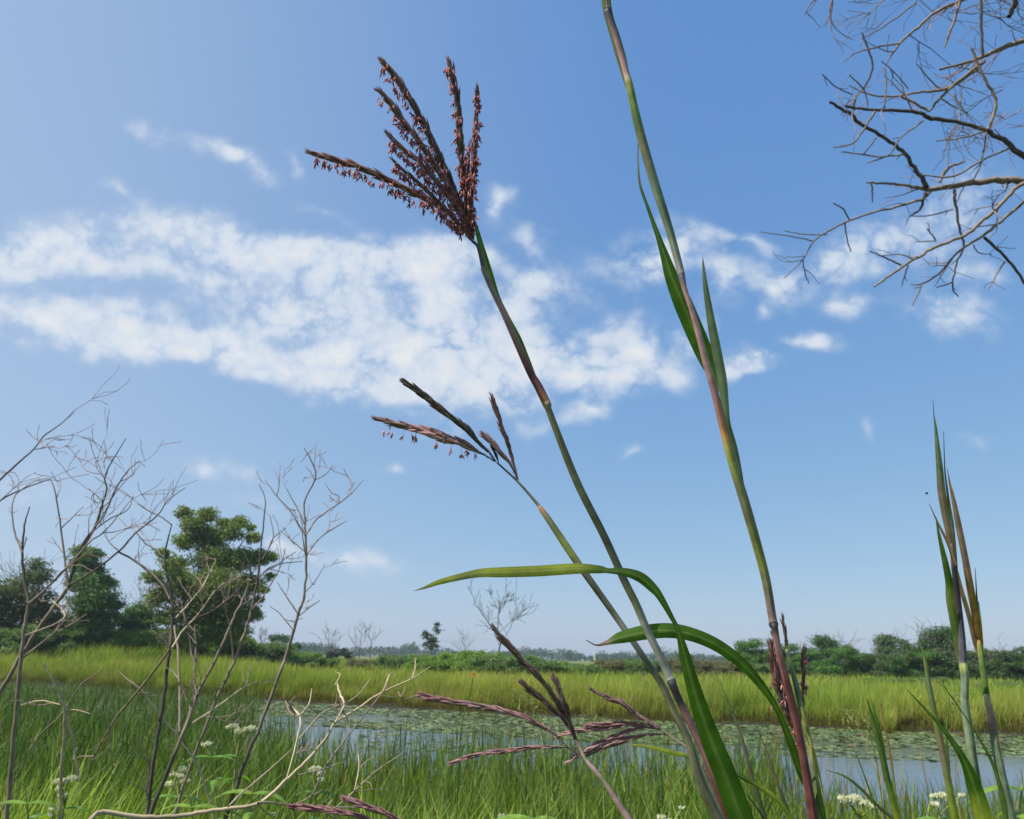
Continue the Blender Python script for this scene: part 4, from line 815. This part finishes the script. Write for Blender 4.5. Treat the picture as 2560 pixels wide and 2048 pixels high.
# stalk D (bottom centre)
rows = to_ground(parse("1427,1825,7,k 1447,1864,8,k 1460,1893,10,O 1480,1918,13,q 1510,1955,15,s 1540,2000,17,q 1580,2062,20,q", (.52, .48)))
rD = rows[-1, :3]; gD = thing('bluestem_stalk', 'low brown stalk at bottom centre with five dark spreading spikes', 'grass stalk', rD, 'bluestem stalks'); culm(gD, rD, rows, k=10)
raceme(gD, rD, "1231,1565,4,q 1240,1578,9 1265,1607,13,q 1307,1653,14,k 1346,1692,14,q 1382,1740,13,q 1408,1782,12,k 1427,1825,7", .52, 'q', 'k', wfac=1.2)
raceme(gD, rD, "1302,1706,4,k 1315,1716,11 1340,1737,14,k 1375,1766,13 1408,1799,11 1430,1832,6", .518, 'k', 'e', wfac=1.2)
raceme(gD, rD, "1382,1687,3,p 1386,1700,8,p 1398,1724,12,p 1408,1756,13,q 1421,1792,12,k 1432,1830,11,k 1448,1865,8", .516, 'p', 'k', wfac=1.2)
raceme(gD, rD, "1048,1739,6,m 1060,1741,12,m 1119,1753,14,m 1217,1769,14,q 1300,1789,13,p 1346,1812,12,m 1388,1838,6,m 1400,1850,2 1427,1872,2,t 1458,1890,3", .515, 'm', 'q', wfac=1.2)
raceme(gD, rD, "1126,1907,4,m 1140,1903,8 1200,1886,10,m 1300,1873,11,m 1330,1868,10 1408,1868,6,q 1425,1873,2.5,O 1458,1891,3", .522, 'm', 'k', wfac=1.2)
# stalk E
rows = to_ground(parse("1655,1825,4,q 1690,1850,4 1718,1870,5,q 1745,1905,9,s 1775,1965,16,s 1820,2070,26,s", (.55, .52)))
rE = rows[-1, :3]; gE = thing('bluestem_stalk', 'thin stalk behind the others holding five mauve spikes over the water', 'grass stalk', rE, 'bluestem stalks'); culm(gE, rE, rows, k=10)
for tx, c in (("1476,1721,3,q 1490,1730,7 1525,1747,10,m 1557,1760,11,m 1590,1786,11,p 1622,1805,9 1655,1825,4", 'q'), ("1395,1841,3,p 1410,1836,7,p 1443,1828,9,p 1500,1822,10,m 1573,1812,9 1609,1817,5 1655,1825,3", 'p'),
              ("1466,1815,4,m 1480,1813,9 1520,1811,11,m 1573,1809,10 1615,1812,6 1655,1825,3", 'm'), ("1416,1906,3,p 1430,1898,7 1447,1885,9,p 1492,1862,11 1541,1841,11,m 1590,1821,9 1625,1818,4 1655,1825,3", 'p'), ("1450,1888,4,m 1470,1880,12 1525,1860,15,q 1573,1847,14,m 1610,1838,9 1661,1836,3 1672,1838,3", 'm')):
    raceme(gE, rE, tx, .55, c, 'q', wfac=1.3)
leaf(gE, rE, "1570,1862,1,Y 1600,1864,7,Y 1650,1874,11,Y 1690,1884,12,Y 1720,1892,10,Y 1760,1935,9,n", .56, 'Y', label='yellow green leaf tip')
# stalk F (bottom left of centre)
rows = to_ground(parse("996,2048,8,m 1060,2085,9,m 1120,2130,12,s 1180,2200,16,s", (.5, .48))); rF = rows[-1, :3]
gF = thing('bluestem_stalk', 'red purple spikes poking in at the bottom edge over the pale dead branch', 'grass stalk', rF, 'bluestem stalks'); culm(gF, rF, rows, k=8)
raceme(gF, rF, "723,2016,5,m 735,2017,10,r 762,2019,14,m 827,2026,15,m 892,2039,14,m 940,2054,12 1000,2075,7 1060,2085,4", .5, 'm', 'r', wfac=1.1)
raceme(gF, rF, "860,1993,4,p 872,1999,11,p 908,2013,16,m 957,2032,16,m 996,2050,12 1060,2085,5", .498, 'm', 'p', wfac=1.1)

# plants H at right
def spear(name, label, parts, d, stem=None, cat='grass stalk', group='young grass shoots at right'):
    rows = None
    if stem: rows = to_ground(parse(stem, d)); root = rows[-1, :3]
    else:
        rr = to_ground(parse(parts[0][0], d)); root = rr[-1, :3]
    t = thing(name, label, cat, root, group)
    if stem: culm(t, root, rows, k=10)
    for j, p in enumerate(parts):
        leaf(t, root, p[0], d if j == 0 else ((d[0]+.004*j, d[1]+.004*j) if isinstance(d, tuple) else d+.004*j), p[1], fold=p[2] if len(p) > 2 else .6, ground=(not stem and j == 0))
    return t
spear('grass_shoot', 'taller left one of the two purple green shoots near the right edge', [
    ("2409,1668,16,n 2404,1650,20,n 2389,1572,20,g 2376,1500,19,n 2373,1457,17,G 2364,1410,14,g 2354,1366,10,g 2346,1330,6,g 2339,1290,1,g", 'G', .3),
    ("2381,1380,12,p 2371,1327,15,p 2362,1280,17,q 2354,1228,18,q 2349,1170,15,l 2343,1110,10,l 2338,1060,5,l 2335,1040,2,d 2332,1000,1,d", 'l'), ("2389,1440,12,l 2384,1370,12,l 2379,1304,9,B 2373,1266,7,g 2366,1210,4,d 2362,1174,3,d 2359,1079,1,d", 'l')],
    (.62, .60), "2378,1360,9,p 2385,1420,13,d 2392,1477,15,d 2404,1591,18,b 2407,1650,20,b 2409,1668,21,n 2412,1700,20,l 2412,1760,20,l 2422,1825,22,l 2431,1890,22,l 2441,1955,23,g 2454,2040,26,g 2462,2090,28,g")
spear('grass_shoot', 'right one of the two shoots near the right edge, pink sheath turning orange', [
    ("2452,1612,14,o 2446,1591,16,o 2440,1546,17,o 2427,1477,17,o 2412,1392,15,p 2396,1312,14,p 2381,1236,8,p 2374,1205,4,m 2368,1170,1,m", 'p'),
    ("2452,1640,10,p 2438,1607,11,p 2423,1542,11,q 2404,1477,10,p 2387,1415,9,p 2373,1366,7,q 2347,1312,5,q 2322,1258,1,p", 'p'), ("2454,1640,9,g 2452,1607,11,g 2448,1553,10,g 2444,1510,7,B 2442,1496,4,d 2438,1419,1,d", 'g')],
    (.63, .60), "2446,1585,11,o 2450,1620,13,y 2455,1660,14,g 2461,1701,15,g 2466,1738,16,G 2468,1746,15,t 2477,1792,19,q 2483,1830,20,s 2490,1873,21,l 2506,1948,23,l 2525,2032,25,l 2540,2090,26,s")
spear('grass_shoot', 'pale green spear shaped shoot left of the pair near the right edge', [("2297,1588,1,g 2303,1610,3,g 2311,1643,7,n 2324,1721,12,l 2340,1802,15,n 2357,1883,17,q 2373,1968,17,n 2389,2048,18,Y 2396,2090,18,Y", 'n')], .66)
spear('grass_shoot', 'broad green leaf blade bending left below the right hand pair', [("2264,1721,1,g 2301,1760,5,g 2340,1802,8,g 2379,1851,13,g 2412,1905,20,G 2435,1965,34,G 2454,2030,40,Y 2465,2100,40,Y", 'G', .3)], .58)
spear('grass_shoot', 'thin dark leaf crossing the rightmost stem low down', [("2345,1692,1,g 2380,1745,3 2412,1790,3 2454,1857,5 2487,1922,9 2509,2006,12 2516,2060,13", 'g', .3)], .57)
spear('grass_shoot', 'twin green spear shoot in front of the clear water at right', [("2167,1744,1,g 2174,1770,5 2185,1808,10,g 2204,1883,14,g 2220,1955,16,g 2243,2039,17,Y 2255,2090,18", 'g'), ("2178,1748,1,g 2194,1810,7,g 2207,1870,9,g 2215,1930,7,g", 'g')], .66)
spear('grass_shoot', 'thin tan and green stem right of the broad hanging leaf', [("1797,1695,1,t 1808,1725,3,t 1823,1760,5,l 1853,1841,8,q 1875,1922,10,q 1900,2006,11,s 1915,2060,12", 'q')], .62)
spear('grass_shoot', 'thin purple stem left of the thick red stem', [("1891,1818,1,d 1905,1850,3,q 1918,1883,5,q 1944,1961,8,q 1967,2020,8,s 1985,2070,9", 'q')], .6)
spear('grass_shoot', 'yellow green leaf rising left from beside the red stem', [("1760,1895,1,n 1790,1910,6,n 1860,1945,12,G 1918,1980,12,Y 1957,2016,11,Y 1990,2070,10,Y", 'G')], .55)
spear('grass_shoot', 'very thin dark stem right of the red stem arching over the water', [("2130,1858,1,d 2150,1910,2.5,g 2168,1960,4,g 2185,2010,4,g 2196,2060,5,g", 'g')], .6)
spear('grass_shoot', 'orange tipped dry stem between the twin spear and the pale spear', [("2201,1750,1,o 2206,1786,3,o 2217,1841,4,o 2227,1896,5,o 2236,1960,5,n 2246,2050,6,n", 'o')], .75)
spear('grass_shoot', 'slim green blade in front of the pale far bank at right', [("2374,1745,1,g 2370,1790,4,g 2366,1850,6,g 2372,1930,8,g 2378,2060,9,g", 'g')], .9)
spear('grass_shoot', 'drooping dark leaf low at the bottom right of centre', [("1858,1978,1,d 1880,2003,3,d 1905,2040,4,d 1925,2085,5,d", 'd')], .5)
spear('grass_shoot', 'dark olive leaf bent over low between flowers and water at right', [("2065,1925,1,g 2110,1940,5,g 2150,1970,7,g 2200,2020,8,s 2250,2060,8,g", 'g')], .8)

# drooping pale grass panicle
def panicle(label, txt, d, c, n):
    rows = to_ground(parse(txt, d, c)); root = rows[-1, :3]; t = thing('seed_grass', label, 'grass stalk', root, 'feathery seed grasses')
    mb = MB(); Q = ptube(mb, rows, 5, 6); mb.build('stem', M_stem, t, root); mb = MB(); u = d/F
    PP, DD = [], []
    for _ in range(n):
        i = random.randint(0, 14); p = Q[i, :3]; s = RNG.normal(0, 1, 3)*.6+np.array([.5, 0, -.6]); s /= np.linalg.norm(s); ln = random.uniform(15, 55)*u
        e = p+s*ln+np.array([0, 0, -ln*.3]); tube(mb, catmull(np.array([p, p+s*ln*.5+[0, 0, ln*.1], e]), 3), .5*u, PAL[c], 3)
        for k in range(7): f = random.uniform(.35, 1); PP.append(p*(1-f)+e*f+RNG.normal(0, 1.5*u, 3)); DD.append(s+RNG.normal(0, .3, 3))
    m_ = len(PP); spindles(mb, np.array(PP), np.array(DD), RNG.uniform(5, 10, m_)*u, np.full(m_, 1.2*u), np.tile(PAL[c], (m_, 1))*RNG.uniform(.8, 1.2, (m_, 1)), 4)
    mb.build('panicle', M_floret, t, root)
panicle('drooping pale green seed plume in front of the far bank at right', "2100,1772,2,n 2120,1778,2 2145,1790,3 2165,1815,3 2178,1850,3,n 2195,1930,4 2210,2060,5", 1.0, 'n', 16)
panicle('faint pale seed plume right of centre behind the low dark spikes', "1278,1722,2,t 1310,1745,2 1335,1775,3,n 1350,1810,3 1362,1900,4 1370,2060,5", 1.3, 'n', 12)
panicle('small pale seed plume near the mauve spikes over the water', "1480,1770,2,n 1488,1785,2 1496,1800,3 1500,1830,3 1508,1950,4 1512,2060,5", 1.5, 'n', 8)
panicle('dull green seed plume beside the rightmost stem', "2340,1700,2,n 2370,1730,2 2395,1765,3 2408,1810,3 2420,1900,4 2440,2060,5", 1.1, 'n', 10)

# ------------------------------------------------------------------ white flowers (boneset), other flowers
random.seed(77); RNG = np.random.default_rng(77)
def boneset(label, heads, stem, d, group='white flowering bonesets', leafc=('5f8a30', '6f9a3a'), name='boneset', cat='wildflower', big=1.0):
    rows = to_ground(parse(stem, d, 'n')); root = rows[-1, :3]; t = thing(name, label, cat, root, group); u = d/F
    mb = MB(); Q = ptube(mb, rows, 6, 6)
    for (hx, hy, hw) in heads:
        mb2 = MB()
        c = at(hx, hy, d+random.uniform(-.04, .04)); tube(mb, catmull(np.array([Q[min(6, len(Q)-1), :3], (Q[3, :3]+c)/2+[0, 0, -4*u], c-[0, 0, 4*u]]), 4), 1.8*u, lin('8a9a50'), 5)
        n = int(hw*2.6); a = RNG.uniform(0, 6.28, n); r = np.sqrt(RNG.random(n))*hw/2*u; P = c+np.stack([r*np.cos(a), r*np.sin(a), -(r/(hw/2*u))**2*hw*.22*u+RNG.normal(0, 1.5*u, n)], 1)
        D = np.stack([np.cos(a)*.5, np.sin(a)*.5, np.ones(n)], 1)+RNG.normal(0, .2, (n, 3)); spindles(mb2, P-[0, 0, 4*u], D, RNG.uniform(6, 10, n)*u, RNG.uniform(1.8, 3, n)*u, mixc(['dcdcc0', 'e6e4d2', 'c6cc9a', 'd0d2b0'], n, .05), 5); mb2.build('flower_head', M_petal, t, root)
    mb.build('stem', M_stem, t, root)
    zt = Q[0, 2]; k = 0
    for s in np.linspace(.12, .9, 9):
        i = int(s*(len(Q)-1)); p = Q[i, :3]
        for sg in (-1, 1):
            a = k*1.57+random.uniform(-.3, .3); dr = np.array([math.cos(a)*sg, math.sin(a)*sg, 0]); ln = random.uniform(.05, .085)*big
            pts = np.array([np.concatenate([p+dr*ln*f+np.array([0, 0, ln*(.35*f-.6*f*f)]), [w_*ln*.13], lin(random.choice(leafc))]) for f, w_ in ((0, .5), (.25, 1.1), (.5, 1.), (.75, .6), (1, .05))])
            lb = MB(); blade(lb, pts, 4, .25, face=np.array([.1, .1, -1])); lb.build('leaf', M_blade, t, root)
        k += 1
boneset('boneset with three creamy flower heads beside the leaning sapling at left', [(582, 1812, 26), (605, 1822, 30), (628, 1818, 26), (598, 1835, 18)], "600,1850,4 592,1890,5 585,1960,6 575,2070,7", 2.0)
boneset('boneset with a single small round head left of the three headed one', [(517, 1857, 22)], "517,1866,3 530,1900,5 540,1980,5 545,2080,6", 2.2)
boneset('boneset with a loose group of five cream heads low between two saplings', [(458, 1920, 22), (440, 1932, 24), (424, 1957, 18), (464, 1950, 18), (455, 1938, 14)], "447,1965,4 445,2000,5 438,2090,6", 1.9)
boneset('boneset with two cream heads above the bottom left corner', [(152, 1948, 28), (184, 1942, 26), (148, 1970, 12), (157, 1985, 18)], "165,1990,4 160,2020,5 150,2090,6", 1.9)
boneset('boneset with tiny green white buds at the far bottom left', [(128, 2035, 12), (134, 2020, 10)], "130,2042,3 128,2100,5", 1.7)
boneset('boneset half hidden behind the pale dead branch, greenish heads', [(790, 1918, 24), (803, 1932, 16), (802, 1947, 14), (776, 1925, 14)], "792,1950,4 790,1990,5 780,2090,6", 1.8)
boneset('boneset with a wide row of white heads low in the right half', [(2110, 1992, 26), (2138, 1990, 30), (2160, 2003, 24), (2188, 2012, 16), (2125, 2005, 18)], "2145,2022,4 2150,2050,5 2155,2100,6", 1.6)
boneset('boneset with two white heads beside the pale spear shoot at right', [(2352, 1984, 30), (2335, 1988, 16), (2405, 1986, 12), (2338, 2008, 16)], "2352,2004,4 2350,2040,5 2345,2100,6", 1.6)
boneset('boneset with one small white head at bottom centre', [(1255, 2040, 16)], "1255,2048,4 1252,2080,5 1250,2120,5", 1.7)
boneset('boneset with small pale heads right of the low brown stalk', [(1655, 2040, 18), (1672, 2050, 12), (1705, 2018, 10)], "1668,2055,4 1672,2090,5 1675,2140,6", 1.6)
for lb, st, d in (('leafy weed with bright narrow leaves below the three headed boneset at left', '640,1935,3 632,1975,4 625,2020,5 620,2100,6', 1.5), ('leafy weed low between the dark sapling stems at left', '470,1985,3 478,2010,4 482,2050,5 485,2110,6', 1.5),
                  ('leafy weed at the right edge beside the rightmost stem', '2552,1925,3 2556,1965,4 2550,2010,5 2545,2100,6', 1.3), ('leafy weed under the wide row of white heads at right', '2190,2020,3 2192,2050,4 2190,2080,5 2188,2130,6', 1.3),
                  ('leafy weed at the bottom left of the brown low stalk', '1330,2010,3 1332,2040,4 1335,2080,5 1338,2140,6', 1.4), ('leafy weed in the bottom left corner beside the first sapling', '60,1960,3 66,2000,4 70,2040,5 72,2110,6', 1.6)):
    boneset(lb, [], st, d, 'leafy weeds along the bottom', ('7a9c38', '8aac44', '688a30'), 'leafy_weed', 'weed', 1.25)
def smallflower(name, label, cat, px, py, d, stem, cols, np_, sz):
    rows = to_ground(parse(stem, d, 'g')); root = rows[-1, :3]; t = thing(name, label, cat, root); mb = MB(); ptube(mb, rows, 5, 5); mb.build('stem', M_stem, t, root)
    mb = MB(); c = at(px, py, d); u = d/F; D = np.array([[math.cos(k*2*math.pi/np_), -.3, math.sin(k*2*math.pi/np_)+.3] for k in range(np_)])
    spindles(mb, np.tile(c, (np_, 1)), D, np.full(np_, sz*u), np.full(np_, sz*.22*u), mixc(cols, np_, .1), 5); mb.build('flower', M_petal, t, root)
smallflower('lily_flower', 'small orange lily standing before the meadow left of centre', 'wildflower', 1184, 1688, 3.0, "1183,1694,3 1175,1730,3 1165,1765,3 1150,1850,4 1140,2060,5", ['d87a30', 'e08a3a'], 6, 7)
smallflower('pink_flower', 'tiny pink flower low between the two thick stems', 'wildflower', 1768, 1985, 2.0, "1768,1990,2 1770,2020,3 1772,2080,3", ['d8a0b8', 'e0b0c4'], 6, 8)
# flying insect
c = at(2317, 1234, 1.2); t = thing('flying_insect', 'tiny dark flying insect in the clear sky left of the right hand shoots', 'insect', c); u = 1.2/F
mb = MB(); spindles(mb, np.array([c-[3*u, 0, 0]]), np.array([[1., 0, .2]]), np.array([8*u]), np.array([3*u]), np.array([lin('2a2420')]), 6); mb.build('body', M_anther, t, c)
mb = MB(); leafcards(mb, np.array([c+[0, .0, 2*u], c+[u, 0, 2*u]]), np.array([6*u, 6*u]), np.array([lin('6a6660')]*2)); mb.build('wings', M_petal, t, c)

# ------------------------------------------------------------------ summer air
hz = MB(); X0, X1, Y0, Y1, Z0, Z1 = -950, 950, -150, 1150, -4.0, 30.0
hv = np.array([(x, y, z) for z in (Z0, Z1) for y in (Y0, Y1) for x in (X0, X1)], float)
hz.add(hv, np.array([[0, 2, 3, 1], [4, 5, 7, 6], [0, 1, 5, 4], [2, 6, 7, 3], [0, 4, 6, 2], [1, 3, 7, 5]]), np.array([1., 1, 1]))
mt = bpy.data.materials.new('haze_air'); mt.use_nodes = True; nt = mt.node_tree; nt.nodes.remove(nt.nodes['Principled BSDF']); v = nt.nodes.new('ShaderNodeVolumePrincipled')
v.inputs['Density'].default_value = 0.00038; v.inputs['Color'].default_value = (.78, .88, 1, 1); v.inputs['Anisotropy'].default_value = .3; nt.links.new(v.outputs[0], nt.nodes['Material Output'].inputs['Volume'])
tag(hz.build('haze', mt, smooth=False), kind='stuff')
